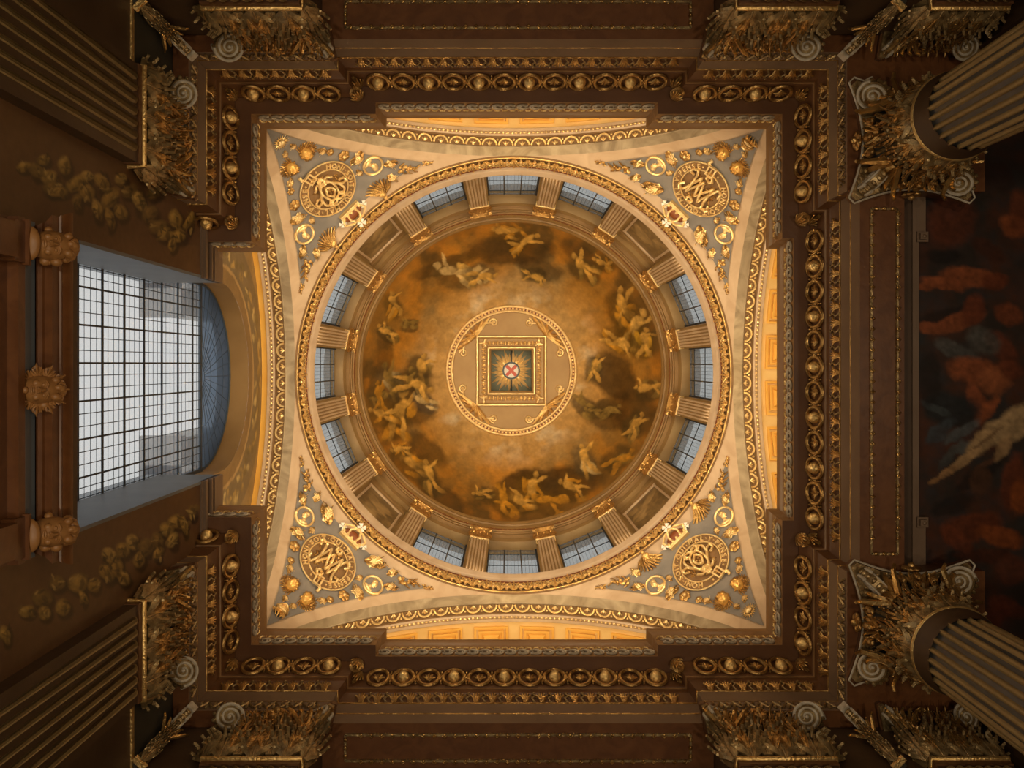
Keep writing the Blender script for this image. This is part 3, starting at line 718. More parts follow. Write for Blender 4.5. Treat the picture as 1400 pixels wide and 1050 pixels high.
for k in range(4):
    Rm = Matrix.Rotation(k * PI / 2, 4, 'Z')
    r1 = MB(); prof = [(ho, .05), (ho, -.10), (ho - .07, -.12), (ho - .12, -.04), (hs + .2, -.04), (hs + .16, -.12), (hs + .06, -.10), (hs, 0), (hs, .1)]
    v = []; kk = len(prof)
    for sg in (-1, 1): v += [(sg * d, d, z) for d, z in prof]
    r1.add(v, [(j, j + 1, kk + j + 1, kk + j) for j in range(kk - 1)])
    r1.mapped(lambda p: Rm @ p).build('frame_rail', M['disc'], sqf, 20)
    for d_ in (ho - .02, hs + .11): MB().tube([Rm @ Vector((-d_, d_, -.12)), Rm @ Vector((d_, d_, -.12))], .035, 6).build('gilt_fillet', M['gold_pale'], sqf)
    lv = MB()
    for q in range(14):
        x = -1.2 + 2.4 * q / 13; lv.ball((x, ho - .33, -.07), (.06, .12, .05), 6, 4).ball((x + .09, ho - .33, -.06), (.03, .08, .04), 5, 4)
    tag(lv.mapped(lambda p: Rm @ p).build('leaf_carving', M['gold'], sqf), kind='stuff')
    kn = MB(); kc = Vector((1.30, 1.30, -.1))
    kn.tube([kc + Vector((.12 * math.cos(q) + .09 * math.cos(2 * q), .12 * math.sin(q) - .09 * math.sin(2 * q), -.05 - .035 * math.sin(3 * q))) for q in [2 * PI * j / 36 for j in range(36)]], .04, 6, True)
    kn.ball(kc, (.06, .06, .07), 8, 6)
    kn.mapped(lambda p: Rm @ p).build('corner_knot', M['gold_pale'], sqf)
    fo = empty('corner_foliage', Matrix.Translation((0, 0, zt)) @ Rm)
    tag(fo, 'gilt leafy spandrel with two scrolls between ring and square frame', 'ornament', 'crown spandrels')
    fm = MB()
    for j in range(7):
        an = math.radians(45 + (j - 3) * 7.5); b0 = Vector((1.665, 1.665, -.04)); e0 = Vector((2.73 * math.cos(an), 2.73 * math.sin(an), -.03))
        mid = (b0 + e0) / 2; mid.z = -.14; fm.tube([b0, mid, e0], lambda t: .10 * (1.1 - .8 * abs(t - .4)), 5)
    fm.build('palmette', M['gold'], fo)
    for sg in (-1, 1):
        cc = math.radians(45 + sg * 25); cpt = Vector((2.42 * math.cos(cc), 2.42 * math.sin(cc), -.06))
        sp = MB().tube([cpt + Vector(p) for p in spiral_pts(.2, 1.6, 22, 0)], .045, 5)
        sp.tube([cpt + Vector((0, 0, -.02)), Vector((2.6 * math.cos(math.radians(45 + sg * 14)), 2.6 * math.sin(math.radians(45 + sg * 14)), -.05))], .05, 5)
        sp.build('scroll', M['gold_pale'], fo)
zp = zt + .95
sp = empty('star_panel', Matrix.Translation((0, 0, zp)))
tag(sp, 'green square panel with gilt rayed star and red saltire', 'panel')
MB().box(-.972, -.02, -.972, .972, 0, .1).build('panel_leaf', M['green'], sp, 0); MB().box(.02, .972, -.972, .972, 0, .1).build('panel_leaf', M['green'], sp, 0)
MB().box(-.035, .035, -.972, .972, -.06, .06).build('joint_bar', M['iron'], sp, 0)
rm = MB().add([(.28, -.05, -.02), (.28, .05, -.02), (.70, -.075, -.02), (.70, .075, -.02), (.5, 0, -.08), (1.02, 0, -.03)], [(0, 1, 4), (0, 4, 2), (1, 3, 4), (2, 4, 5), (3, 5, 4), (0, 2, 5, 3, 1)]).mesh('ray', M['gold_pale'], 0)
for k in range(28):
    a = 2 * PI * (k + .5) / 28; L = 1.0 / max(abs(math.cos(a)), abs(math.sin(a))) ** .6 * (1 if k % 2 else .82)
    if abs(a - PI / 2) < .1 or abs(a - 3 * PI / 2) < .1: continue
    put('ray', rm, sp, Matrix.Rotation(a, 4, 'Z') @ Matrix.Diagonal((L, 1.1, 1, 1)))
MB().lathe([(.001, -.10), (.34, -.10), (.36, -.06), (.36, 0)], 32).build('disc', M['white'], sp)
MB().lathe([(.36, -.06), (.365, -.11), (.42, -.11), (.43, -.02)], 32).build('garter_ring', M['blue'], sp)
for sg in (-1, 1):
    MB().box(-.33, .33, -.075, .075, -.125 - .004 * sg, -.09).build('saltire_arm', M['cross'], sp, 0, Matrix.Rotation(sg * PI / 4, 4, 'Z'))

# ---- the window wall: lunette, recess, tall leaded window with its fanlight
XL, XW = -7.48, -8.0
def inner(s):           # jamb, arch, jamb; s in 0..1
    rr = 2.4; Lj = 22.3 - 19.42; La = PI * rr; T = 2 * Lj + La; q = s * T
    if q < Lj: return (-rr, 19.42 + q)
    if q < Lj + La: a = PI - (q - Lj) / rr; return (rr * math.cos(a), 22.3 + rr * math.sin(a))
    return (rr, 22.3 - (q - Lj - La))
def outer(s): a = PI - PI * s; return (6.62 * math.cos(a), 19.42 + 6.7 * math.sin(a))
m = MB()
def lun(u, v):
    a, b = inner(u), outer(u); return (XL, a[0] + (b[0] - a[0]) * v, a[1] + (b[1] - a[1]) * v)
NU, NV = 240, 48; m.grid(lun, NU, NV)
uu = np.array([i / NU for j in range(NV + 1) for i in range(NU + 1)]); arr = np.array(m.v)
dz = np.hypot(arr[:, 1], np.maximum(arr[:, 2] - 22.3, 0)) - 2.4                 # distance out from the window arch
c = np.tile(np.array(lin((138, 112, 74)))[None, :], (len(uu), 1))
c = blend(c, lin((120, 92, 56)), ((dz < .42) * .8)); c = blend(c, lin((164, 132, 86)), ((abs(dz - .46) < .05) * .9)); c = blend(c, lin((104, 88, 64)), ((dz > .52) * (dz < 1.5) * .75))
sx_ = uu * 620; sy_ = dz * 40; bl = []
rr = random.Random(5)
for k in range(130):
    bl.append((k * 620 / 130 + rr.uniform(-3, 3), rr.uniform(26, 50), rr.uniform(4, 8), rr.uniform(2, 4.5), rr.uniform(-70, 70), rr.choice([(186, 150, 84), (160, 130, 74), (120, 100, 58), (196, 168, 110)]), .85))
strokes(c, sx_, sy_, bl, 3, 77); c *= (.8 + .4 * fbm(sx_ / 20, sy_ / 20, 8))[:, None]
m.c = np.clip(c, 0, 1)
lunette = tag(m.build('wall_lunette', M['paint'], smooth=0), 'tan lunette painted with a leafy garland round the fanlight', None, **ST)
N_ = 60
m = MB().grid(lambda u, v: (XL + (-8.35 - XL) * v, *inner(u)), N_, 1); m.build('arch_reveal', M['drum_cornice'], lunette, 30)
# impost blocks closing the top of the festoon walls
for s in (-1, 1):
    y0, y1 = sorted((s * 2.15, s * 3.75)); i_ = MB()
    i_.box(-6.71, -6.66, y0, y1, 18.55, 19.75).box(-6.71, -6.60, y0 , y1, 18.62, 18.78).box(-6.71, -6.58, y0, y1, 18.95, 19.03).box(-6.71, -6.62, y0, y1, 19.06, 19.13).box(-6.71, -6.60, y0, y1, 19.2, 19.75)
    i_.build('impost_moulding', M['fascia'], wall_w, 0)
    yj = s * 2.175; jm = MB().box(-8.3, -6.69, min(yj, yj - s * .02), max(yj, yj - s * .02), 13.3, 19.74); jm.build('jamb', M['jamb'], wall_w, 0)
    e = MB().box(-6.715, -6.675, min(s * 2.15, s * 2.21), max(s * 2.15, s * 2.21), 13.3, 19.74); e.build('jamb_edge', M['jamb'], wall_w, 0)
# painted festoons on the flat of the wall
OL1, OL2, OL3 = (158, 126, 62), (120, 94, 48), (178, 146, 80)
up = [(33, 228, 8, 6), (50, 233, 7, 11), (66, 241, 10, 8), (73, 256, 13, 10), (88, 226, 8, 12), (80, 263, 12, 6), (105, 250, 14, 9), (118, 262, 10, 12), (105, 276, 6, 10), (140, 250, 7, 14), (150, 272, 8, 16), (133, 286, 6, 14), (165, 290, 8, 10), (150, 300, 5, 14),
      (190, 275, 7, 16), (205, 292, 9, 12), (216, 310, 12, 8), (226, 320, 10, 8), (244, 322, 9, 9), (240, 300, 8, 12), (258, 303, 4, 14), (235, 335, 5, 8), (60, 218, 8, 6), (120, 240, 8, 6), (176, 262, 9, 8), (210, 265, 8, 7), (165, 245, 7, 6)]
lo = [(37, 836, 9, 7), (57, 817, 12, 11), (61, 838, 7, 9), (78, 797, 10, 9), (86, 830, 9, 10), (106, 797, 12, 12), (114, 817, 4, 10), (146, 782, 9, 12), (156, 768, 8, 14), (169, 790, 7, 10), (128, 800, 7, 9), (149, 758, 9, 9), (158, 776, 8, 12), (168, 751, 8, 10),
      (181, 741, 8, 10), (200, 747, 9, 11), (216, 739, 7, 12), (228, 723, 8, 9), (240, 713, 10, 8), (252, 718, 4, 12), (215, 757, 5, 9), (190, 765, 7, 10), (8, 868, 6, 12), (236, 738, 6, 10), (262, 700, 5, 8)]
for s, fest, nm in ((-1, up, 'north'), (1, lo, 'south')):
    y0, y1 = sorted((s * 2.2, s * 3.75)); m = MB(); m.grid(lambda u, v: (-6.694, y0 + (y1 - y0) * u, 10.0 + 8.6 * v), 90, 330); arr = np.array(m.v)
    X, Y = topx(arr[:, 0], arr[:, 1], arr[:, 2])
    c = np.tile(np.array(lin((104, 74, 46)))[None, :], (len(X), 1)); c = blend(c, lin((84, 56, 34)), np.clip(fbm(X / 60, Y / 60, 4) * 1.6 - .4, 0, 1))
    rr = random.Random(8); bl = []
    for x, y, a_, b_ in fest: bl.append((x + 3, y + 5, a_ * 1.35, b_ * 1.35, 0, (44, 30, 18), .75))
    for x, y, a_, b_ in fest:
        an = rr.uniform(-40, 40); co = rr.choice([OL1, OL2, OL3, OL1])
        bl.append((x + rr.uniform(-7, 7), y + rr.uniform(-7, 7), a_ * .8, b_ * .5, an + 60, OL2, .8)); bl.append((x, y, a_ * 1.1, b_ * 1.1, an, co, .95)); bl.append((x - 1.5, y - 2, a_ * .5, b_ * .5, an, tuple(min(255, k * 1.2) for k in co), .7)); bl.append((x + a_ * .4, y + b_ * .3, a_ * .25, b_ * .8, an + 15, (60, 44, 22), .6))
    for x, y, a_, b_ in fest:
        for q in range(5): bl.append((x + rr.uniform(-a_, a_), y + rr.uniform(-b_, b_), rr.uniform(3, 6), rr.uniform(1, 2), rr.uniform(0, 180), rr.choice([(188, 158, 92), (70, 52, 28), OL2, (60, 46, 24)]), .7))
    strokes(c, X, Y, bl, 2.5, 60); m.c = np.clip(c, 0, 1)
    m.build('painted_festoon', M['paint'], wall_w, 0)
# the window itself
win = empty('window_1'); tag(win, 'tall leaded window with grey fanlight, bright with daylight', None, None, 'structure')
WH = 2.32; ZB, ZT = 13.35, 22.3; RH = .97
ym = [-WH, -1.75, -1.05, -.35, .35, 1.05, 1.75, WH]; zm = [ZB] + [21.75 - RH * k for k in range(8, -1, -1)] + [ZT]
MB().box(XW - .06, XW + .06, -WH - .1, -WH, ZB, ZT).box(XW - .06, XW + .06, WH, WH + .1, ZB, ZT).box(XW - .04, XW + .03, -WH - .1, WH + .1, ZT - .05, ZT + .05).box(XW - .06, XW + .06, -WH, WH, ZB - .1, ZB).build('frame', M['lead'], win, 0)
for y in ym[1:-1]: MB().box(XW - .008, XW + .008, y - .018, y + .018, ZB, ZT).build('mullion', M['lead'], win, 0)
for z in zm[1:-1]: MB().box(XW - .012, XW + .012, -WH, WH, z - .032, z + .032).build('glazing_bar', M['lead'], win, 0)
ld = MB(); NP = 0
for j in range(len(zm) - 1):
    for k in range(1, 4 if zm[j + 1] - zm[j] > .8 else 2):
        z = zm[j] + (zm[j + 1] - zm[j]) * k / (4 if zm[j + 1] - zm[j] > .8 else 2); ld.box(XW - .003, XW + .003, -WH, WH, z - .006, z + .006)
for i in range(len(ym) - 1):
    for k in range(1, 3): y = ym[i] + (ym[i + 1] - ym[i]) * k / 3; ld.box(XW - .003, XW + .003, y - .008, y + .008, ZB, ZT)
tag(ld.build('leading', M['lead'], win, 0), kind='stuff')
for j in range(len(zm) - 1):
    for i in range(len(ym) - 1):
        MB().box(XW - .012, XW - .004, ym[i] + .012, ym[i + 1] - .012, zm[j] + .02, zm[j + 1] - .02).build('pane', M['glass'], win, 0)
for k in range(10):
    a0, a1 = PI * k / 10, PI * (k + 1) / 10; v = []
    for x in (XW - .012, XW - .004): v += [(x, 0, ZT)] + [(x, 2.4 * math.cos(a0 + (a1 - a0) * q / 4), ZT + 2.4 * math.sin(a0 + (a1 - a0) * q / 4)) for q in range(5)]
    MB().add(v, [(0, 1, 2, 3, 4, 5), (6, 11, 10, 9, 8, 7)]).build('fan_pane', M['glass_fan'], win, 0)
fb = MB()
for k in range(21):
    a = PI * k / 20; fb.tube([(XW, .3 * math.cos(a), ZT + .3 * math.sin(a)), (XW, 2.4 * math.cos(a), ZT + 2.4 * math.sin(a))], .006 if k % 2 else .009, 4)
for r_ in (.3, .8, 1.3, 1.8, 2.36): fb.tube([(XW, r_ * math.cos(PI * k / 24), ZT + r_ * math.sin(PI * k / 24)) for k in range(25)], .007 if r_ < 2 else .03, 4)
fb.build('fan_bars', M['lead'], win)
for s, nm in ((-1, 'north'), (1, 'south')):
    y0, y1 = sorted((s * 1.62, s * 2.9)); y2, y3 = sorted((s * 2.3, s * 2.9)); o = MB().box(-9.6, -8.75, y0, y1, 23.0, 27); o.box(-9.75, -8.65, y0 - .08, y1 + .08, 22.75, 23.0).box(-9.6, -8.38, y2, y3, 22.75, 27)
    tag(o.build('outer_pier', M['stone'], smooth=0), 'pale stone pier outside the glass by the %s jamb of the tall window' % nm, 'pier')

# ---- carved overdoor below the window
od = empty('overdoor', Matrix.Translation((-6.72, 0, 11.0))); tag(od, 'dark red timber overdoor with carved heads beneath the tall window', 'overdoor')
def odprof(prof, half, name, mt, sm=25):
    m = MB(); k = len(prof); v = []
    for s in (-1, 1): v += [(x + 6.72, s * (half + (x + 6.72) - .58) if True else 0, z - 11.0) for x, z in prof]
    m.add(v, [(j, j + 1, k + j + 1, k + j) for j in range(k - 1)])
    for s in (0, 1): m.add([v[s * k + j] for j in range(k)] + [(0, (-1, 1)[s] * (half - .58), 1.0), (0, (-1, 1)[s] * (half - .58), prof[-1][1] - 11.0)], [tuple(list(range(k)) + [k + 1, k])])
    return m.build(name, mt, od, sm)
odprof([(-6.72, 12.02), (-6.14, 12.0), (-6.145, 11.95), (-6.17, 11.88), (-6.20, 11.84), (-6.20, 11.80), (-6.23, 11.79), (-6.23, 11.62), (-6.33, 11.62), (-6.34, 11.58), (-6.38, 11.54), (-6.38, 11.5)], 2.40, 'cornice', M['wood'])
MB().box(0, .30, -2.2, 2.2, .2, .55).build('frieze', M['jamb'], od, 0)
MB().box(0, .36, -2.2, 2.2, .05, .2).build('architrave', M['wood'], od, 0)
MB().box(0, .22, -2.2, 2.2, -.4, .05).build('door_head', M['wood'], od, 0)
MB().box(0, .28, -2.2, 2.2, -3.0, -.4).build('door_case', M['pier'], od, 0)
def head_mesh(hair=True):
    """a small carved head: x across, y out through the face, z up; about one unit across"""
    m = MB(); nu, nv = 32, 24
    def G(a, b, ca, cb, sa, sb): return math.exp(-((a - ca) / sa) ** 2 - ((b - cb) / sb) ** 2)
    def fn(u, v):
        ph = 2 * PI * u; th = PI * v; x = math.sin(th) * math.sin(ph); y = math.sin(th) * math.cos(ph); z = math.cos(th)
        r = .5; X = x * .43; Yy = y * .46; Zz = z * .56
        if y > 0:
            d = .10 * G(x, z, 0, -.08, .12, .18) + .05 * G(x, z, 0, -.16, .2, .08) - .055 * (G(x, z, .33, .12, .16, .1) + G(x, z, -.33, .12, .16, .1))
            d += .045 * (G(x, z, .42, -.22, .25, .2) + G(x, z, -.42, -.22, .25, .2)) + .03 * G(x, z, 0, -.43, .2, .06) + .03 * G(x, z, 0, -.53, .18, .05) - .03 * G(x, z, 0, -.48, .22, .025) + .05 * G(x, z, 0, -.75, .25, .14)
            d += .03 * (G(x, z, .33, .3, .25, .08) + G(x, z, -.33, .3, .25, .08)) + .02 * (G(x, z, .33, .1, .08, .05) + G(x, z, -.33, .1, .08, .05))
            Yy += d
        return (X, Yy, Zz)
    m.grid(fn, nu, nv, True); h = MB(); rr = random.Random(2)
    m.tube([(0, .47, .10), (0, .56, -.02), (0, .60, -.09)], lambda t: .045 + .035 * t, 7); m.ball((.055, .53, -.10), .045, 6, 5).ball((-.055, .53, -.10), .045, 6, 5)
    for sg in (-1, 1):
        m.ball((sg * .155, .395, .055), (.062, .045, .045), 8, 6); m.tube([(sg * .06, .455, .14), (sg * .15, .455, .175), (sg * .26, .37, .13)], .03, 6); m.tube([(sg * .08, .43, .02), (sg * .155, .42, .0), (sg * .23, .37, .02)], .016, 5)
        m.ball((sg * .20, .36, -.14), (.11, .09, .11), 8, 6)
    m.tube([(-.12, .415, -.225), (-.05, .475, -.205), (0, .475, -.215), (.05, .475, -.205), (.12, .415, -.225)], .026, 6); m.tube([(-.10, .41, -.26), (0, .47, -.285), (.10, .41, -.26)], .03, 6)
    m.ball((0, .38, -.42), (.11, .08, .09), 8, 6)
    for k in range(46):
        an = rr.uniform(0, 2 * PI); t = rr.uniform(.0, 1.9); x = math.sin(t) * math.sin(an); y = math.sin(t) * math.cos(an); z = math.cos(t)
        if y > .25 and z < .62: continue
        c_ = (x * .46, y * .46, z * .56 + .02); s_ = rr.uniform(.09, .15)
        h.ball(c_, (s_, s_, s_ * 1.1), 7, 5)
        h.tube([(c_[0] + .1 * math.cos(q) * (1 - q / 9), c_[1] + .04 * (1 if y > 0 else -1), c_[2] + .1 * math.sin(q) * (1 - q / 9)) for q in (0, 1, 2, 3, 4, 5, 6)], .03, 5)
    return m, h
hd, hh = head_mesh()
for y, nm, sc in ((-1.88, 'carved_head', .46), (0, 'carved_mask', .44), (1.86, 'carved_head', .46)):
    tilt = Matrix.Translation((.55 if nm == 'carved_head' else .42, y, .49 if nm == 'carved_head' else .44)) @ Matrix.Rotation(-PI / 2, 4, 'Z') @ Matrix.Rotation(-.95, 4, 'X') @ Matrix.Scale(sc, 4)
    hp = hd.build(nm, M['heads'], od, 60, tilt); tag(hh.build('curls', M['heads'], hp, 60), kind='stuff')
    if nm == 'carved_mask':
        wv = MB(); lv_ = strand_leaf(.34, .5, .1, 5, .05, .09)
        for q in range(11): wv.merge(lv_, lambda p: Matrix.Rotation(2 * PI * q / 11, 3, 'Y') @ Vector((p.x, p.y + .02, p.z + .36)))
        tag(wv.build('leafy_mane', M['heads'], hp, 60), kind='stuff')
    else:
        cs = MB().box(0, .40, y - .26, y + .26, -.1, .13).box(0, .45, y - .29, y + .29, .13, .18).box(0, .44, y - .22, y + .22, -.6, -.1); cs.build('console', M['wood'], od, 0)
        MB().ball((.42, y, .22), (.13, .22, .08), 14, 10).build('bust', M['heads'], od)

# ================================================================== ORDERS: pilasters and columns
volA, volB, volC = volute_meshes(.25, .17)
vA, vB, vC = volA.mesh('volute', M['gold_dull']), volB.mesh('volute_spiral', M['ivory']), volC.mesh('volute_edge', M['gold_dull'])
LA = strand_leaf(.60, .84, .24, 7, .06, .085).mesh('acanthus_leaf', M['gold_dull'], 60)
LB = strand_leaf(.54, 1.26, .26, 7, .06, .085).mesh('acanthus_leaf', M['gold_dull'], 60)
LC = strand_leaf(.30, 1.36, .26, 5, .1, .09, False).mesh('stalk_leaf', M['gold_old'], 60)
EG = MB().ball((0, 0, 0), (.09, .09, .15), 10, 8).mesh('egg', M['gold_old'])
FL = MB()
for k in range(6):
    a = 2 * PI * k / 6; FL.ball((.11 * math.cos(a), .03, .11 * math.sin(a)), (.085, .05, .085), 8, 5)
FL.ball((0, .08, 0), .07, 8, 6); FL = FL.mesh('fleuron', M['gold_old'])
def swirl_leaf(seed):
    m = MB(); r = random.Random(seed)
    for k in range(5): x = (k - 2) * .07; m.tube([(x * .3, 0, 0), (x, .05, .14), (x * 1.7, .13, .24), (x * 2.0, .18, .2)], lambda t: .035 * (1.2 - .7 * t), 5)
    return m
SL = swirl_leaf(1).mesh('leaf_tuft', M['gold_old'])
def vol_at(parent, x, y, z, dx, dy, sc=1.0, face=None, tilt=.75):
    """volute on the diagonal (dx, dy); its top leans over the side it turns to the room"""
    d = Vector((dx, dy, 0)).normalized(); up_ = Vector((0, 0, 1)); n = d.cross(up_)
    if face is not None:
        if n.dot(Vector((*face, 0))) < 0: d = -d; n = -n
        q = Matrix.Rotation(tilt, 3, d); up2 = q @ up_
        if (d.cross(up2)).z > 0: up2 = Matrix.Rotation(-tilt, 3, d) @ up_
        up_ = up2; n = d.cross(up_)
    mt = frame((x, y, z), d, up_, n) @ Matrix.Rotation(-.6, 4, 'Z') @ Matrix.Scale(sc, 4)
    for nm, me in (('volute', vA), ('volute_spiral', vB), ('volute_edge', vC)): put(nm, me, parent, mt)
def egg_band(parent, pts):
    for x, y, z in pts: put('egg', EG, parent, Matrix.Translation((x, y, z)))
HC = 1.82
def abacus(poly, parent):
    a = MB().prism(poly, HC - .10, HC + .003); a.build('abacus', M['brown'], parent, 0)
    n = len(poly); c = (sum(p[0] for p in poly) / n, sum(p[1] for p in poly) / n)
    b = MB().prism([(c[0] + (x - c[0]) * .965, c[1] + (y - c[1]) * .965) for x, y in poly], HC - .19, HC - .10); b.build('abacus_moulding', M['gold_dull'], parent, 0)
def rib_line(parent, pts, r=.018): MB().tube(pts, r, 5).build('abacus_fillet', M['ivory'], parent)
def pilaster_proto(sg):
    P = empty('pilaster'); w = .83
    MB().box(-w, w, -.236, 0, -16.6, .0).build('shaft', M['pier'], P, 0)
    rod = MB().tube([(0, .005, -16.2), (0, .005, -.32), (0, -.03, -.26)], .072, 8).mesh('flute_rod', M['flute'])
    for k in range(7): put('flute_rod', rod, P, Matrix.Translation((-.60 + 1.2 * k / 6, 0, 0)))
    MB().box(-w - .015, w + .015, -.236, .03, -.16, -.02).build('neck_band', M['brown'], P, 0)
    MB().tube([(-w - .03, -.23, 0), (-w - .03, .045, 0), (w + .03, .045, 0), (w + .03, -.23, 0)], .05, 8).build('astragal', M['gold'], P)
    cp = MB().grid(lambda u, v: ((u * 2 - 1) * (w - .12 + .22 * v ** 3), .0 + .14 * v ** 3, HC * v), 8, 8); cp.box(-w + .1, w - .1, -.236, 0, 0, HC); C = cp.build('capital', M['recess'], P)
    for x in (-.56, 0, .56): put('acanthus_leaf', LA, C, Matrix.Translation((x, .03, .03)))
    for s in (-1, 1): put('acanthus_leaf', LA, C, Matrix.Translation((s * .76, -.09, .03)) @ Matrix.Rotation(-s * 1.2, 4, 'Z') @ Matrix.Diagonal((.5, 1, 1, 1)))
    for x in (-.84, -.28, .28, .84): put('acanthus_leaf', LB if x * sg > -.5 else LA, C, Matrix.Translation((x, .04 if abs(x) < .5 else -.02, .1)) @ Matrix.Rotation(-.7 * (x > .5) + .7 * (x < -.5), 4, 'Z'))
    for x, an in ((-.12, .2), (.12, -.2), (sg * .60, sg * .22), (-sg * .42, .1 * sg)): put('stalk_leaf', LC, C, Matrix.Translation((x, .1, .2)) @ Matrix.Rotation(an, 4, 'Y'))
    egg_band(C, [(x, .2, 1.38) for x in (-.34, 0, .34)])
    for x in (-.17, .17, -.5, .5): put('leaf_tuft', SL, C, Matrix.Translation((x, .12, 1.2)))
    vol_at(C, -sg * .82, .20, 1.33, -sg * .8, .6, 1.12, (sg, .5)); vol_at(C, sg * .84, .14, 1.42, sg * .8, .6, 1.05)
    put('leaf_tuft', SL, C, Matrix.Translation((sg * .72, .14, .98)) @ Matrix.Scale(1.5, 4))
    po = [(-1.12, .30), (-1.02, .34)] + [(-.95 + 1.9 * k / 10, .30 - .26 * math.sin(PI * k / 10)) for k in range(11)] + [(1.02, .34), (1.12, .30), (1.0, -.23), (-1.0, -.23)]
    abacus(po, C); rib_line(C, [(-.95 + 1.9 * k / 10, .33 - .26 * math.sin(PI * k / 10), HC - .2) for k in range(11)])
    put('fleuron', FL, C, Matrix.Translation((0, .14, HC - .16)))
    return P
ZA = 15.0
def pil_mtx(x, y, out): o = Vector(out); u = Vector((0, 0, 1)); return frame((x, y, ZA), o.cross(u), o, u)
PROTO = {1: pilaster_proto(1), -1: pilaster_proto(-1)}; used = set()
for x, y, o, lab in ((-6.46, -4.57, (1, 0, 0), 'fluted wall pilaster with gilt capital at the north side of the tall window'), (-6.46, 4.57, (1, 0, 0), 'fluted wall pilaster with gilt capital at the south side of the tall window'),
                     (-4.57, -6.46, (0, 1, 0), 'pilaster with gilt capital at the window end of the north passage'), (4.57, -6.46, (0, 1, 0), 'pilaster with gilt capital at the column end of the north passage'),
                     (-4.57, 6.46, (0, -1, 0), 'pilaster with gilt capital at the window end of the south passage'), (4.57, 6.46, (0, -1, 0), 'pilaster with gilt capital at the column end of the south passage'),
                     (7.70, -6.46, (0, 1, 0), 'shadowed pilaster capital on the pier behind the north fluted column'), (7.70, 6.46, (0, -1, 0), 'shadowed pilaster capital on the pier behind the south fluted column')):
    mt = pil_mtx(x, y, o) @ Matrix.Diagonal((.78 if x > 7 else 1, 1, 1, 1)); sg = 1 if (Vector((-x, -y, 0)).dot(mt.col[0].to_3d()) > 0) else -1
    if sg not in used: o_ = PROTO[sg]; o_.matrix_basis = mt; used.add(sg)
    else: o_ = copy_tree(PROTO[sg], None, mt)
    tag(o_, lab, 'pilaster')
# folded quarter capitals in the inner corners of the piers
def corner_bracket():
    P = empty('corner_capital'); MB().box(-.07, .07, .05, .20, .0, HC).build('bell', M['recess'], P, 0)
    SX = Matrix.Diagonal((.42, 1, 1, 1))
    put('acanthus_leaf', LA, P, Matrix.Translation((0, .20, .0)) @ SX); put('acanthus_leaf', LB, P, Matrix.Translation((0, .21, .12)) @ SX)
    put('leaf_tuft', SL, P, Matrix.Translation((0, .26, .95)) @ Matrix.Scale(1.1, 4))
    vol_at(P, 0, .36, 1.42, 0, 1, 1.0)
    MB().box(-.09, .09, .10, .62, HC - .19, HC + .002).build('abacus', M['ivory'], P, 0)
    for k in range(4): MB().ball((0, .20 + k * .11, HC - .22), (.09, .05, .05), 6, 5).build('bead', M['gold_dull'], P)
    MB().box(-.13, .13, .15, .25, -.05, .03).build('astragal', M['gold'], P, 0)
    return P
CB = corner_bracket(); first = True
for sx, sy in ((-1, -1), (-1, 1), (1, -1), (1, 1)):
    mt = frame((sx * 6.62, sy * 6.62, ZA), (sy * -.7071 * sx * sx, sx * .7071, 0) if False else Vector((-sx, -sy, 0)).normalized().cross(Vector((0, 0, 1))), Vector((-sx, -sy, 0)).normalized(), (0, 0, 1))
    o_ = CB if first else copy_tree(CB, None, mt)
    if first: CB.matrix_basis = mt; first = False
    tag(o_, 'dark folded corner capital in the inner angle %s' % {(-1, -1): 'between the window wall and the north passage', (-1, 1): 'between the window wall and the south passage', (1, -1): 'beside the north fluted column', (1, 1): 'beside the south fluted column'}[(sx, sy)], 'capital')
# darker astragal returns in the corners by the window wall
for sy in (-1, 1):
    y0, y1 = sorted((sy * 5.42, sy * 6.6)); MB().box(-6.67, -6.60, y0, y1, 14.96, 15.05).build('gilt_return', M['gold'], wall_w, 0)
    y0, y1 = sorted((sy * 5.42, sy * 6.6)); MB().box(-6.66, -6.615, y0, y1, 15.05, 16.82).build('bell_return', M['recess'], wall_w, 0)
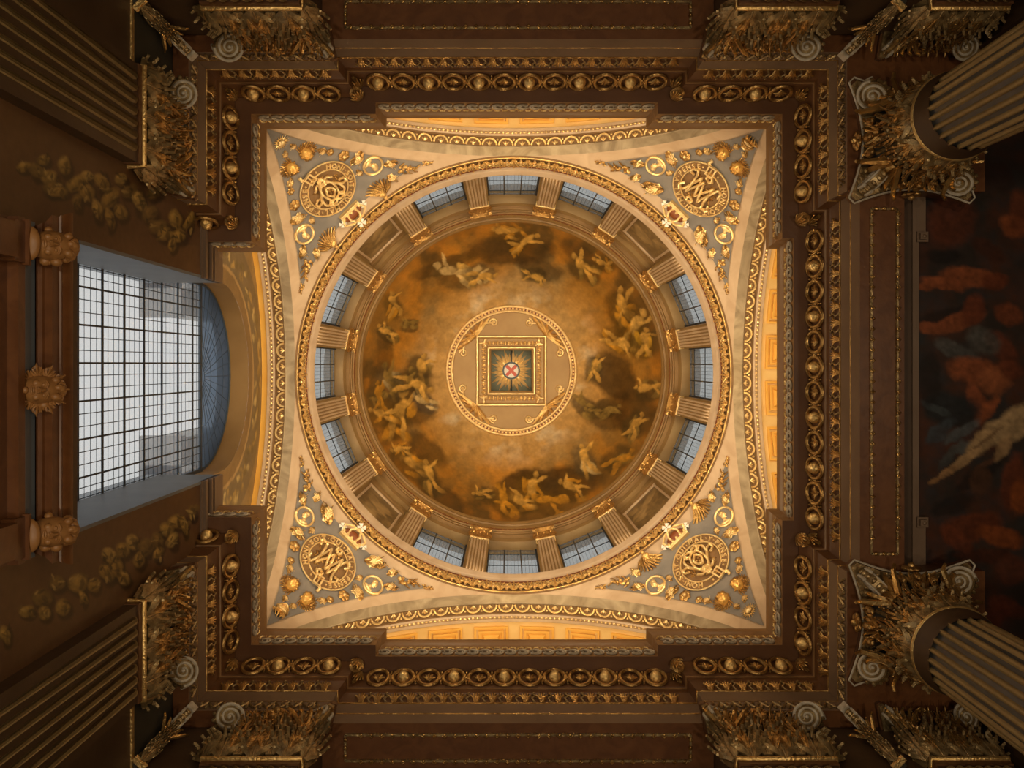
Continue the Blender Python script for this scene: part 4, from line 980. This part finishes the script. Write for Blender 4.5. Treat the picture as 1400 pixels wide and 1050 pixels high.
# columns
def column_proto(sy):
    P = empty('fluted_column'); nf = 24
    def rad(v): return .80 - .10 * v ** 1.6
    core = MB().grid(lambda u, v: ((rad(v) - .055 * (1 - abs(math.cos(PI * nf * u)) ** .5 * .0) * 1.0) * math.cos(2 * PI * u), (rad(v) - .055) * math.sin(2 * PI * u), -16.6 + 16.3 * v), 96, 16, True)
    core.build('shaft', M['shaft'] if 'shaft' in M else M['pier'], P)
    fm = MB().grid(lambda u, v: ((rad(v) - .06 + .062 * math.sin(PI * u) ** .45), .105 * (u - .5) * rad(v) / .75, -16.4 + 15.95 * v), 8, 12)
    fm = fm.mesh('fillet', M['flute'], 60)
    for k in range(nf): put('fillet', fm, P, Matrix.Rotation(2 * PI * k / nf, 4, 'Z'))
    MB().lathe([(.70, -.5), (.705, -.32), (.73, -.2), (.75, -.12), (.75, -.04)], 64).build('neck', M['pier'], P)
    MB().lathe([(.72 + .055 * math.cos(2 * PI * k / 10), .055 * math.sin(2 * PI * k / 10)) for k in range(11)], 64).build('astragal', M['gold'], P)
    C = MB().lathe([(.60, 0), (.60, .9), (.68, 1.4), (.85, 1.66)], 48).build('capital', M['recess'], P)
    def ring(nm, me, n, r, z, a0, sc=1.0):
        for k in range(n):
            a = a0 + 2 * PI * k / n; put(nm, me, C, Matrix.Rotation(a - PI / 2, 4, 'Z') @ Matrix.Translation((0, r, z)) @ Matrix.Scale(sc, 4))
    ring('acanthus_leaf', LA, 8, .63, .03, 0); ring('acanthus_leaf', LB, 8, .64, .08, PI / 8); ring('stalk_leaf', LC, 8, .70, .2, PI / 8 + .2); ring('stalk_leaf', LC, 8, .70, .2, PI / 8 - .2)
    ring('leaf_tuft', SL, 8, .8, 1.15, 0, 1.2)
    for k in range(4):
        a = PI / 4 + k * PI / 2; vol_at(C, 1.14 * math.cos(a), 1.14 * math.sin(a), 1.42, math.cos(a), math.sin(a), 1.15, None if (-.85 * math.cos(a) - .5 * sy * math.sin(a)) > .9 else (-.85, -.5 * sy), .7)
        b = k * PI / 2; put('fleuron', FL, C, Matrix.Rotation(b - PI / 2, 4, 'Z') @ Matrix.Translation((0, 1.0, HC - .17)))
        for da in (-.32, 0, .32): put('egg', EG, C, Matrix.Translation((.92 * math.cos(b + da), .92 * math.sin(b + da), 1.42)))
        put('leaf_tuft', SL, C, Matrix.Rotation(a - PI / 2, 4, 'Z') @ Matrix.Translation((0, .85, .95)) @ Matrix.Scale(1.8, 4))
    po = []
    for k in range(4):
        a = k * PI / 2
        for q in range(11):
            t = -1.08 + 2.16 * q / 10; d = 1.18 - .26 * math.cos(PI * .5 * t / 1.08) ** 1.0
            po.append((d * math.cos(a) - t * math.sin(a), d * math.sin(a) + t * math.cos(a)))
    abacus(po, C)
    rib_line(C, [(x * 1.01, y * 1.01, HC - .2) for x, y in po] + [(po[0][0] * 1.01, po[0][1] * 1.01, HC - .2)], .02)
    return P
M['shaft'] = mat('blue_grey_flute_paint', (.075, .075, .075), .35, 0, (.11, .10, .09), 2)
for k, (y, nm) in enumerate(((-4.57, 'north'), (4.57, 'south'))):
    mt = Matrix.Translation((7.46, y, ZA)); o_ = column_proto(1 if y > 0 else -1); o_.matrix_basis = mt
    tag(o_, 'round fluted column with gilt leafy capital at the %s end of the painted opening' % nm, 'column')
    y0, y1 = sorted((math.copysign(3.64, y), math.copysign(7.2, y)))
    MB().box(6.36, 8.95, y0, y1, 16.822, 18.0).build('corner_soffit', M['wood'], wall_e, 0)

# ---- painted ceiling of the hall beyond the columns
ZH = 17.5
m = MB(); m.grid(lambda u, v: (7.37 + 7.9 * u ** 1.25, -6.6 + 13.2 * v, ZH), 190, 420); arr = np.array(m.v); X, Y = topx(arr[:, 0], arr[:, 1], arr[:, 2])
c = np.tile(np.array(lin((52, 42, 36)))[None, :], (len(X), 1)); n1 = fbm(X / 40, Y / 40, 91); n2 = fbm(X / 14, Y / 14, 97)
c = blend(c, lin((92, 48, 26)), np.clip(n1 * 3 - 1.1, 0, 1) * .7); c = blend(c, lin((34, 42, 48)), np.clip(n2 * 3 - 1.3, 0, 1) * .5)
RB, RD2, PF, BL, DKK = (156, 84, 46), (118, 58, 32), (198, 164, 118), (70, 78, 84), (30, 24, 22)
bl = [(1300, 300, 34, 40, 20, RD2, .6), (1385, 310, 20, 16, 40, RB, .9), (1395, 290, 16, 30, 0, (120, 64, 40), .7), (1330, 380, 44, 15, 8, RB, .9), (1360, 386, 18, 12, 0, RD2, .9), (1290, 388, 34, 9, 12, RB, .95), (1265, 392, 12, 7, 0, RB, .9), (1300, 430, 50, 10, -10, DKK, .7),
      (1310, 440, 38, 12, -18, RB, .95), (1330, 425, 16, 22, 10, RD2, .9), (1272, 448, 18, 8, 10, RB, .9), (1380, 430, 20, 16, 20, (128, 66, 36), .9), (1370, 475, 30, 14, 50, RD2, .8), (1345, 465, 24, 18, 30, (96, 92, 86), .8), (1310, 480, 36, 12, 25, (92, 90, 86), .8),
      (1335, 508, 40, 20, 15, RB, .95), (1360, 520, 22, 20, 0, (168, 96, 56), .9), (1380, 505, 18, 12, 30, RD2, .9), (1335, 550, 12, 28, -20, (150, 80, 46), .9), (1350, 560, 10, 24, 35, RB, .9), (1300, 560, 40, 24, 10, (38, 42, 44), .9), (1285, 590, 26, 10, -40, BL, .8), (1315, 590, 30, 8, -30, (92, 98, 100), .8), (1280, 560, 22, 6, 20, (84, 92, 94), .7), (1330, 610, 24, 9, -20, (104, 108, 106), .7),
      (1340, 648, 44, 10, -35, DKK, .7), (1392, 578, 26, 22, -45, PF, .95), (1362, 592, 22, 17, -25, PF, .95), (1340, 606, 26, 13, -42, (190, 154, 108), .95), (1372, 612, 20, 9, -60, (176, 140, 98), .95), (1318, 630, 26, 7.5, -38, (188, 150, 104), .95), (1296, 646, 17, 5, -30, (170, 128, 84), .95), (1278, 657, 9, 4, -20, (160, 116, 72), .95), (1350, 600, 30, 2.5, -35, (120, 88, 60), .7), (1300, 622, 26, 6, -50, (84, 88, 86), .7), (1345, 636, 22, 4, -35, (96, 62, 40), .7),
      (1385, 660, 16, 40, 10, RD2, .8), (1395, 680, 14, 26, 0, (150, 78, 34), .9), (1340, 660, 14, 20, 20, (88, 56, 36), .8), (1330, 720, 40, 20, -10, (110, 54, 28), .85), (1370, 735, 34, 14, 15, (140, 72, 32), .85), (1310, 740, 28, 12, 40, RD2, .8), (1345, 760, 40, 10, 0, (84, 42, 24), .8), (1385, 780, 26, 20, 0, (100, 50, 26), .7),
      (1290, 350, 26, 10, 0, DKK, .7), (1270, 520, 16, 44, 0, DKK, .7), (1350, 340, 26, 12, 30, (74, 40, 26), .8), (1300, 690, 30, 12, -20, DKK, .6), (1360, 240, 30, 20, 30, (60, 34, 22), .6), (1350, 850, 40, 14, -40, (104, 48, 28), .6), (1380, 830, 30, 12, 20, (120, 58, 34), .6)]
rr = random.Random(4)
for k in range(26): bl += figure(rr.uniform(1440, 1780), rr.uniform(120, 920), 46, rr.uniform(0, 360), rr.choice([RB, PF, RD2]), rr.choice([BL, RD2, (90, 84, 60)]), .8, rr)
strokes(c, X, Y, bl, 5, 55, (-.2, -.6)); c *= (.75 + .5 * n2)[:, None]; m.c = np.clip(c * .85, .001, 1)
hall = tag(m.build('ceiling.002', M['paint'], smooth=0), 'dark hall ceiling painted with loosely brushed reclining figures', None, **ST)
MB().box(7.3, 15.6, -9, 9, ZH + .02, ZH + .25).build('ceiling_slab', M['pier'], hall, 0)
def xh(p): return CX + (p - VX) * 17.4 / F
fm = MB()
fm.box(7.36, xh(1243), -4.2, 4.2, 17.30, ZH); fm.build('dark_border', M['pier'], hall, 0)
fm = MB().box(xh(1243), xh(1255), -3.75, 3.9, 17.36, ZH).box(xh(1245), xh(1250), -3.75, 3.9, 17.31, ZH)
for y0, y1 in ((-3.75, -2.9), (2.86, 3.9)): fm.box(xh(1255), xh(1265), y0, y1, 17.38, ZH)
fm.build('ceiling_frame', M['fascia'], hall, 0)
for y in (-2.84, 2.79):
    b = MB().box(xh(1251), xh(1266), y - .1, y + .1, 17.3, ZH).box(xh(1253), xh(1262), y - .06, y + .06, 17.22, 17.3).ball((xh(1258), y, 17.24), (.05, .05, .05), 8, 6); b.build('frame_block', M['fascia'], hall, 0)

# ================================================================== GILT RELIEF ON THE PENDENTIVES
CS = Vector((0, 0, ZS)); KA, KB = 48.3, 39.8           # sheet units per metre across and up the pendentive
def pend_frame(sx, sy, a, b, rot=0.0, h=0.0):
    P0 = Vector((sx * 5.307, sy * 5.307, 24.78)); n0 = (P0 - CS).normalized(); Zz = Vector((0, 0, 1))
    u0 = (Zz - n0 * n0.z).normalized(); r0 = u0.cross(-n0)
    n = (P0 + r0 * (a / KA) + u0 * (b / KB) - CS).normalized(); P = CS + n * (RS - .03 - h)
    u = (u0 - n * u0.dot(n)).normalized(); r = u.cross(-n)
    return frame(P, r, u, -n) @ Matrix.Rotation(rot, 4, 'Z')
_gly = {}
def glyph(ch):
    if ch not in _gly:
        cu = bpy.data.curves.new('letter', 'FONT'); cu.body = ch; cu.size = .205; cu.extrude = .02; cu.offset = .004; cu.align_x = 'CENTER'; cu.resolution_u = 3
        ob = bpy.data.objects.new('letter', cu); COL.objects.link(ob); dg = bpy.context.evaluated_depsgraph_get()
        me = bpy.data.meshes.new_from_object(ob.evaluated_get(dg)); g = MB(); g.v = [tuple(v.co) for v in me.vertices]; g.f = [tuple(p.vertices) for p in me.polygons]
        bpy.data.objects.remove(ob); bpy.data.meshes.remove(me); bpy.data.curves.remove(cu); _gly[ch] = g
    return _gly[ch]
TXT = 'HONI\u00b7SOIT\u00b7QUI\u00b7MAL\u00b7Y\u00b7PENSE'
let = MB(); wd = {'I': .55, '\u00b7': .6, 'M': 1.25, 'O': 1.15, 'Q': 1.15}
tot = sum(wd.get(c, 1) for c in TXT); ang = -math.radians(148); step = math.radians(292) / tot
for ch in TXT:
    w = wd.get(ch, 1) * step; ang += w / 2; ca, sa = math.cos(ang), math.sin(ang)
    let.merge(glyph(ch), lambda p: Vector((sa * .655 + p.x * ca + p.y * sa, ca * .655 - p.x * sa + p.y * ca, .07 + p.z))); ang += w / 2
letm = let.mesh('lettering', M['gold_pale'], 0)
bandm = MB().lathe([(.62, -.04), (.62, .05), (.84, .05), (.84, -.06)], 48).mesh('garter_band', M['band'])
rimm = [MB().lathe([(r + .024 * math.cos(2 * PI * k / 6), .06 + .024 * math.sin(2 * PI * k / 6)) for k in range(7)], 48).mesh('garter_rim', M['gold_pale']) for r in (.615, .85)]
discm = MB().lathe([(.001, .025), (.62, .025), (.62, -.05)], 40).mesh('shadow_ground', M['band'])  # dark colour of this disc stands in for shade behind the cypher
fol = MB(); rr = random.Random(31)
for k in range(34):
    a = rr.uniform(0, 2 * PI); q = rr.uniform(.05, .52); x, y = q * math.cos(a), q * math.sin(a); fol.tube([(x, y, .015), (x + rr.uniform(-.09, .09), y + rr.uniform(-.09, .09), .04), (x + rr.uniform(-.12, .12), y + rr.uniform(-.12, .12), .02)], .028, 5)
folm = fol.mesh('leaf_filling', M['gold_old'])
bk = MB()
rect_ring(bk, .13, .16, .05, .045, .12); bk.tube([(0, .14, .11), (0, -.14, .11)], .02, 5); bk.ball((-.25, .02, .08), .035, 6, 5).ball((.25, .02, .08), .035, 6, 5); bk.tube([(.08, -.1, .08), (.16, -.19, .08), (.12, -.30, .05)], .05, 6, flat=.5)
bkm = bk.mesh('buckle', M['gold_pale'])
def cyph(strs, r=.034):
    out = []
    for st in strs:
        cl = st[0] == st[-1] and len(st) > 3
        pts = catmull([(x * .58, y * .58) for x, y in (st[:-1] if cl else st)], 7, cl); n = len(pts)
        out.append(MB().tube([(p[0], p[1], .11 + .025 * math.sin(i * .9)) for i, p in enumerate(pts)], r, 6, cl).mesh('cypher_stroke', M['gold_pale']))
    return out
mir = lambda st: [(-x, y) for x, y in st]
c1 = [[(.1, -.85), (.3, -.35), (.62, .15), (.9, .3), (.92, .05), (.72, -.02)], [(0, -.9), (.35, -.2), (.3, .4), (-.05, .75), (-.3, .85), (-.42, .62), (-.25, .52)], [(-.55, -.5), (-.2, -.65), (.35, -.25), (.62, .4), (.45, .75), (.25, .6)]]
CY1 = cyph(c1 + [mir(q) for q in c1] + [[(0, .45), (.22, .15), (0, -.2), (-.22, .15), (0, .45)], [(-.12, -.45), (.12, -.45), (.14, -.68), (-.14, -.68), (-.12, -.45)]])
c2 = [[(-.85, .35), (-.95, .6), (-.7, .72), (-.58, .45), (-.42, -.6)], [(-.42, -.6), (-.02, .5)], [(-.02, .5), (.34, -.6)], [(.34, -.6), (.58, .45), (.75, .72), (.95, .55), (.82, .35)],
      [(-.9, -.4), (-.8, -.72), (-.6, -.62), (-.32, .62)], [(-.32, .62), (.12, -.5)], [(.12, -.5), (.44, .62)], [(.44, .62), (.6, -.55), (.8, -.75), (.95, -.5), (.75, -.4)], [(-.15, -.85), (.05, -.98), (.2, -.85), (.02, -.72), (-.15, -.85)], [(-.12, .82), (.05, .95), (.2, .82), (.05, .7), (-.12, .82)]]
CY2 = cyph(c2, .038)
# crown
crb = MB().box(-.36, .36, -.24, -.14, 0, .14); crl = MB()
for k in range(5): x = -.3 + .15 * k; crl.ball((x, -.09, .1), (.05, .065, .05), 7, 5).ball((x - .04, -.12, .09), .03, 5, 4).ball((x + .04, -.12, .09), .03, 5, 4)
cra = [MB().tube([(x0, -.12, .08), (x0 * 1.25, .06, .14), (x0 * .6, .2, .17), (0, .2, .16)], .035, 6) for x0 in (-.32, -.14, .14, .32)]
crc = MB().ball((0, .0, .02), (.33, .18, .12), 14, 8)
def cross_mesh(r):
    m = MB()
    for k in range(4):
        a = k * PI / 2 + PI / 4; c_, s_ = math.cos(a), math.sin(a)
        P = [(.02, -.02), (r, -.5 * r), (r, .5 * r), (.02, .02)]; q = [(x * c_ - y * s_, x * s_ + y * c_) for x, y in P]; m.prism(q, 0.02, .06)
    return m
crx = cross_mesh(.13).mesh('cross', M['white'], 0)
crm = dict(circlet=crb.mesh('circlet', M['gold_pale'], 0), leaves=crl.mesh('crown_leaves', M['gold_pale']), cap=crc.mesh('cap', M['red']))
cram = [q.mesh('crown_arch', M['gold_pale']) for q in cra]; orbm = MB().ball((0, .25, .14), .06, 10, 8).mesh('orb', M['gold_pale'])
# roundels
rdm = MB().lathe([(.001, .03), (.25, .03), (.25, 0)], 32).mesh('disc', M['plaster']); rrm = MB().lathe([(.25, .02), (.25, .07), (.28, .09), (.31, .07), (.31, 0)], 32).mesh('rim', M['gold_pale'])
pf = MB(); pf.ball((0, .05, .04), (.09, .12, .07), 10, 8).ball((.07, .03, .05), (.035, .03, .035), 6, 5).ball((-.04, .11, .05), (.09, .08, .06), 8, 6).ball((.05, -.03, .05), (.04, .03, .03), 6, 5).ball((-.02, -.09, .03), (.06, .09, .05), 8, 6).ball((-.02, -.17, .03), (.17, .06, .05), 10, 6)
pfm = pf.mesh('profile_bust', M['gold_pale'])
# rosette, foliage, feathers, fruit, sun, urn
rsp = MB()
for k in range(6): a = 2 * PI * k / 6; rsp.ball((.1 * math.cos(a), .1 * math.sin(a), .04), (.085, .085, .05), 8, 5)
rsp = rsp.mesh('petals', M['gold_old']); rsc = MB().ball((0, 0, .08), .055, 8, 6).mesh('heart', M['gold_pale'])
flm = MB().merge(strand_leaf(.34, .85, .04, 7, .08, .07), lambda p: Vector((p.x + .18 * (p.z) ** 2, p.z - .35, p.y + .02))).mesh('frond', M['gold_old'])
flp = MB().merge(strand_leaf(.22, .62, .04, 5, .08, .09), lambda p: Vector((p.x - .3 * (p.z) ** 2, p.z - .25, p.y + .05))).mesh('frond', M['gold_pale'])
fe = MB()
for row, (L, n_, h_) in enumerate(((.62, 10, .02), (.44, 8, .06), (.27, 6, .10))):
    for k in range(n_):
        a = math.radians(-75 + 120 * k / (n_ - 1)); x0, y0 = -.26, .16
        fe.tube([(x0 + .06 * math.cos(a), y0 + .06 * math.sin(a), h_ + .02), (x0 + L * .6 * math.cos(a), y0 + L * .6 * math.sin(a), h_ + .06), (x0 + L * math.cos(a - .25), y0 + L * math.sin(a - .25), h_)], lambda t: .05 * (1.15 - .45 * t), 5)
fem = fe.mesh('feathers', M['gold_old']); fbo = MB().ball((-.22, .16, .13), (.13, .16, .1), 10, 6).ball((-.36, .28, .12), (.08, .08, .08), 8, 6).tube([(-.38, .3, .12), (-.46, .36, .1), (-.48, .30, .08)], .03, 5).mesh('bird_body', M['gold'])
def fruit(seed):
    m = MB(); r = random.Random(seed); 
    for k in range(16): m.ball((r.uniform(-.16, .16) * (1 - k / 22), -.3 + k * .045 + r.uniform(-.03, .03), .04), r.uniform(.05, .085) * (1 - k / 34), 7, 5)
    l = MB()
    for k in range(7): x = r.uniform(-.12, .12); y = -.3 + k * .1; sg = r.choice((-1, 1)); l.tube([(x, y, .04), (x + sg * .1, y + .08, .08), (x + sg * .16, y + .2, .02)], lambda t: .04 * (1.1 - t * .6), 5)
    return m.mesh('berries', M['gold']), l.mesh('leaves', M['gold_old'])
FR = [fruit(k) for k in range(2)]
sund = MB().ball((0, 0, .05), (.13, .13, .08), 14, 8).mesh('sun_disc', M['gold_pale']); sunr = MB().add([(.14, -.028, .02), (.14, .028, .02), (.14, 0, .06), (.30, 0, .02)], [(0, 1, 2), (0, 2, 3), (1, 3, 2), (0, 3, 1)]).mesh('ray', M['gold_pale'], 0)
ur = MB()
urb = MB().lathe([(.001, -.26), (.10, -.24), (.05, -.17), (.16, -.06), (.19, .03), (.13, .10), (.09, .13), (.14, .17), (.001, .18)], 20)
urb = urb.mapped(lambda p: Vector((p.x, p.z, p.y * .6 + .06))).mesh('urn_body', M['gold_pale'])
urr = [MB().tube([(.17 * q * math.cos(2 * PI * k / 20), y, .06 + .11 * q * math.sin(2 * PI * k / 20)) for k in range(20)], .026, 5, True).mesh('urn_ring', M['gold']) for y, q in ((-.1, .95), (.03, 1.25), (.16, 1.0))]
urf = MB()
for k in range(5): x = (k - 2) * .05; urf.tube([(x, .17, .08), (x * 2.2 + .03, .28, .12), (x * 1.6 - .02, .40 - abs(k - 2) * .04, .06)], lambda t: .05 * (1.1 - .9 * t), 6)
urf = urf.mesh('flame', M['gold'])
wgm = MB()
for k in range(9):
    a = math.radians(-70 + 17 * k); wgm.tube([(.12 * math.cos(a), .12 * math.sin(a), .03), (.26 * math.cos(a + .15), .26 * math.sin(a + .15), .08), (.42 * math.cos(a + .45), .42 * math.sin(a + .45), .02)], lambda t: .042 * (1.15 - .5 * t), 5)
wgm = wgm.mesh('wing', M['gold_old'])
M['gold_face'] = mat('smooth_gilding', (.98, .64, .20), .36, .6, (.86, .50, .13), 5)
hdm = hd.mesh('face', M['gold_face'], 60); hhm = hh.mesh('curls', M['gold_old'], 60)
FACE = frame((0, 0, .05), (-1, 0, 0), (0, 0, 1), (0, 1, 0)) @ Matrix.Scale(.34, 4)
def T(nm, F_, parts, lab, cat, group=None):
    e = empty(nm, F_)
    for n_, me, mt in parts:
        o_ = put(n_, me, e, mt)
        if n_ in ('leaf_filling', 'curls'): o_['kind'] = 'stuff'
    tag(e, lab, cat, group); return e
WHO = {(-1, -1): ('sunburst pendentive by the window', 0), (1, 1): ('sunburst pendentive by the columns', 0), (1, -1): ('urn pendentive by the columns', 1), (-1, 1): ('urn pendentive by the window', 1)}
I4 = Matrix.Identity(4)
for (sx, sy), (who, kind) in WHO.items():
    G = lambda x, y, rot=0.0, h=0.0: pend_frame(sx, sy, x * KA, y * KB, rot, h)      # metres across and up from the garter
    SC = lambda q: Matrix.Scale(q, 4)
    med = [('shadow_ground', discm, I4), ('garter_band', bandm, I4), ('garter_rim', rimm[0], I4), ('garter_rim', rimm[1], I4), ('lettering', letm, I4), ('leaf_filling', folm, I4),
           ('buckle', bkm, Matrix.Rotation(math.radians(12), 4, 'Z') @ Matrix.Translation((0, -.73, .03)))] + [('cypher_stroke', q, I4) for q in (CY2 if kind else CY1)]
    T('garter_medallion', G(0, 0, 0, .03), med, 'gilt lettered garter round an interlaced cypher on the ' + who, 'medallion')
    T('crown', G(0, 1.24), [('circlet', crm['circlet'], I4), ('crown_leaves', crm['leaves'], I4), ('cap', crm['cap'], I4), ('orb', orbm, I4)] + [('crown_arch', q, I4) for q in cram] + [('cross', crx, Matrix.Translation((0, .36, .1))), ('cross', crx, Matrix.Translation((-.42, -.02, .06)) @ Matrix.Scale(.8, 4)), ('cross', crx, Matrix.Translation((.42, -.02, .06)) @ Matrix.Scale(.8, 4))],
      'gilt crown with white crosses above the garter on the ' + who, 'crown')
    for s in (-1, 1):
        fx = Matrix.Diagonal((s, 1, 1, 1))
        T('portrait_roundel', G(s * 1.41, .48, -s * .35), [('disc', rdm, I4), ('rim', rrm, I4), ('profile_bust', pfm, fx)], 'round portrait medal in gilt rim on the ' + who, 'roundel', 'portrait roundels, ' + who)
        T('rosette', G(s * .98, -.45), [('petals', rsp, SC(.95)), ('heart', rsc, SC(.95))], 'small gilt rosette by the garter on the ' + who, 'rosette', 'rosettes, ' + who)
        T('rosette', G(s * .77, -.86, .4), [('petals', rsp, SC(.62)), ('heart', rsc, SC(.62))], 'smaller gilt rosette near the cherubs on the ' + who, 'rosette', 'lower rosettes, ' + who)
        T('fruit_cluster', G(s * 2.15, 1.31, -s * .98), [('berries', FR[kind][0], SC(.82)), ('leaves', FR[kind][1], SC(.80))], 'gilt berry and leaf cluster near the tip of the ' + who, 'foliage', 'fruit clusters, ' + who)
        T('fruit_cluster', G(s * 2.76, 1.60, -s * 1.1), [('berries', FR[kind][0], SC(.46)), ('leaves', FR[kind][1], SC(.38))], 'small gilt berry cluster ending the tip of the ' + who, 'foliage', 'tip clusters, ' + who)
        if kind == 0: T('eagle_wing', G(s * 1.06, 1.20, -s * .9), [('feathers', fem, fx @ SC(.80)), ('bird_body', fbo, fx @ SC(.80))], 'feathered gilt wing beside the crown on the ' + who, 'wing', 'wings, ' + who)
        else: T('acanthus_spray', G(s * 1.04, 1.14, -s * 1.0), [('frond', flm, fx), ('frond', flp, fx @ Matrix.Rotation(.5, 4, 'Z')), ('frond', flp, fx @ Matrix.Rotation(-.6, 4, 'Z'))], 'gilt acanthus spray beside the crown on the ' + who, 'foliage', 'acanthus sprays, ' + who)
        T('acanthus_spray', G(s * 1.86, .84, -s * 1.0), [('frond', flm, fx @ SC(.64)), ('frond', flp, fx @ Matrix.Rotation(.7, 4, 'Z') @ SC(.64))], 'gilt leaf spray behind the portrait roundel on the ' + who, 'foliage', 'roundel sprays, ' + who)
        T('cherub_head', G(s * .28, -1.46, s * .2), [('face', hdm, FACE), ('curls', hhm, FACE), ('wing', wgm, fx @ Matrix.Translation((.04, 0, -.01)) @ Matrix.Rotation(-.25, 4, 'Z') @ SC(.72)), ('wing', wgm, fx @ Matrix.Translation((.0, -.06, -.01)) @ Matrix.Rotation(-1.45, 4, 'Z') @ SC(.66))], 'winged gilt cherub head below the garter on the ' + who, 'cherub head', 'cherub heads, ' + who)
    for ax, b_, r_, sc, w_ in ((.62, -1.10, 2.4, .48, 'beside the cherub heads'), (1.18, -.06, 1.4, .74, 'above the rosettes'), (.965, .36, 2.9, .42, 'tucked against the garter'), (1.62, 1.26, -.5, .56, 'beyond the portrait roundel'), (.15, -1.97, 2.7, .40, 'between cherubs and corner emblem')):
        for s in (1, -1):
            T('leaf_sprig', G(s * ax, b_, s * r_), [('frond', flm, SC(sc)), ('frond', flp, Matrix.Rotation(.7, 4, 'Z') @ SC(sc)), ('frond', flp, Matrix.Rotation(-.7, 4, 'Z') @ SC(sc))], 'small gilt leaf sprig %s, %s' % (w_, who), 'foliage', 'sprigs %s, %s' % (w_, who))
    if kind == 0: T('sunburst', G(0, -2.40), [('sun_disc', sund, SC(.85))] + [('ray', sunr, Matrix.Rotation(2 * PI * k / 18, 4, 'Z') @ SC(.85)) for k in range(18)], 'gilt sun with rays in the lowest corner of the ' + who, 'sunburst')
    else: T('flaming_urn', G(0, -2.36, PI), [('urn_body', urb, SC(.85)), ('flame', urf, SC(.85))] + [('urn_ring', q, SC(.85)) for q in urr], 'gilt ringed urn in the lowest corner of the ' + who, 'urn')
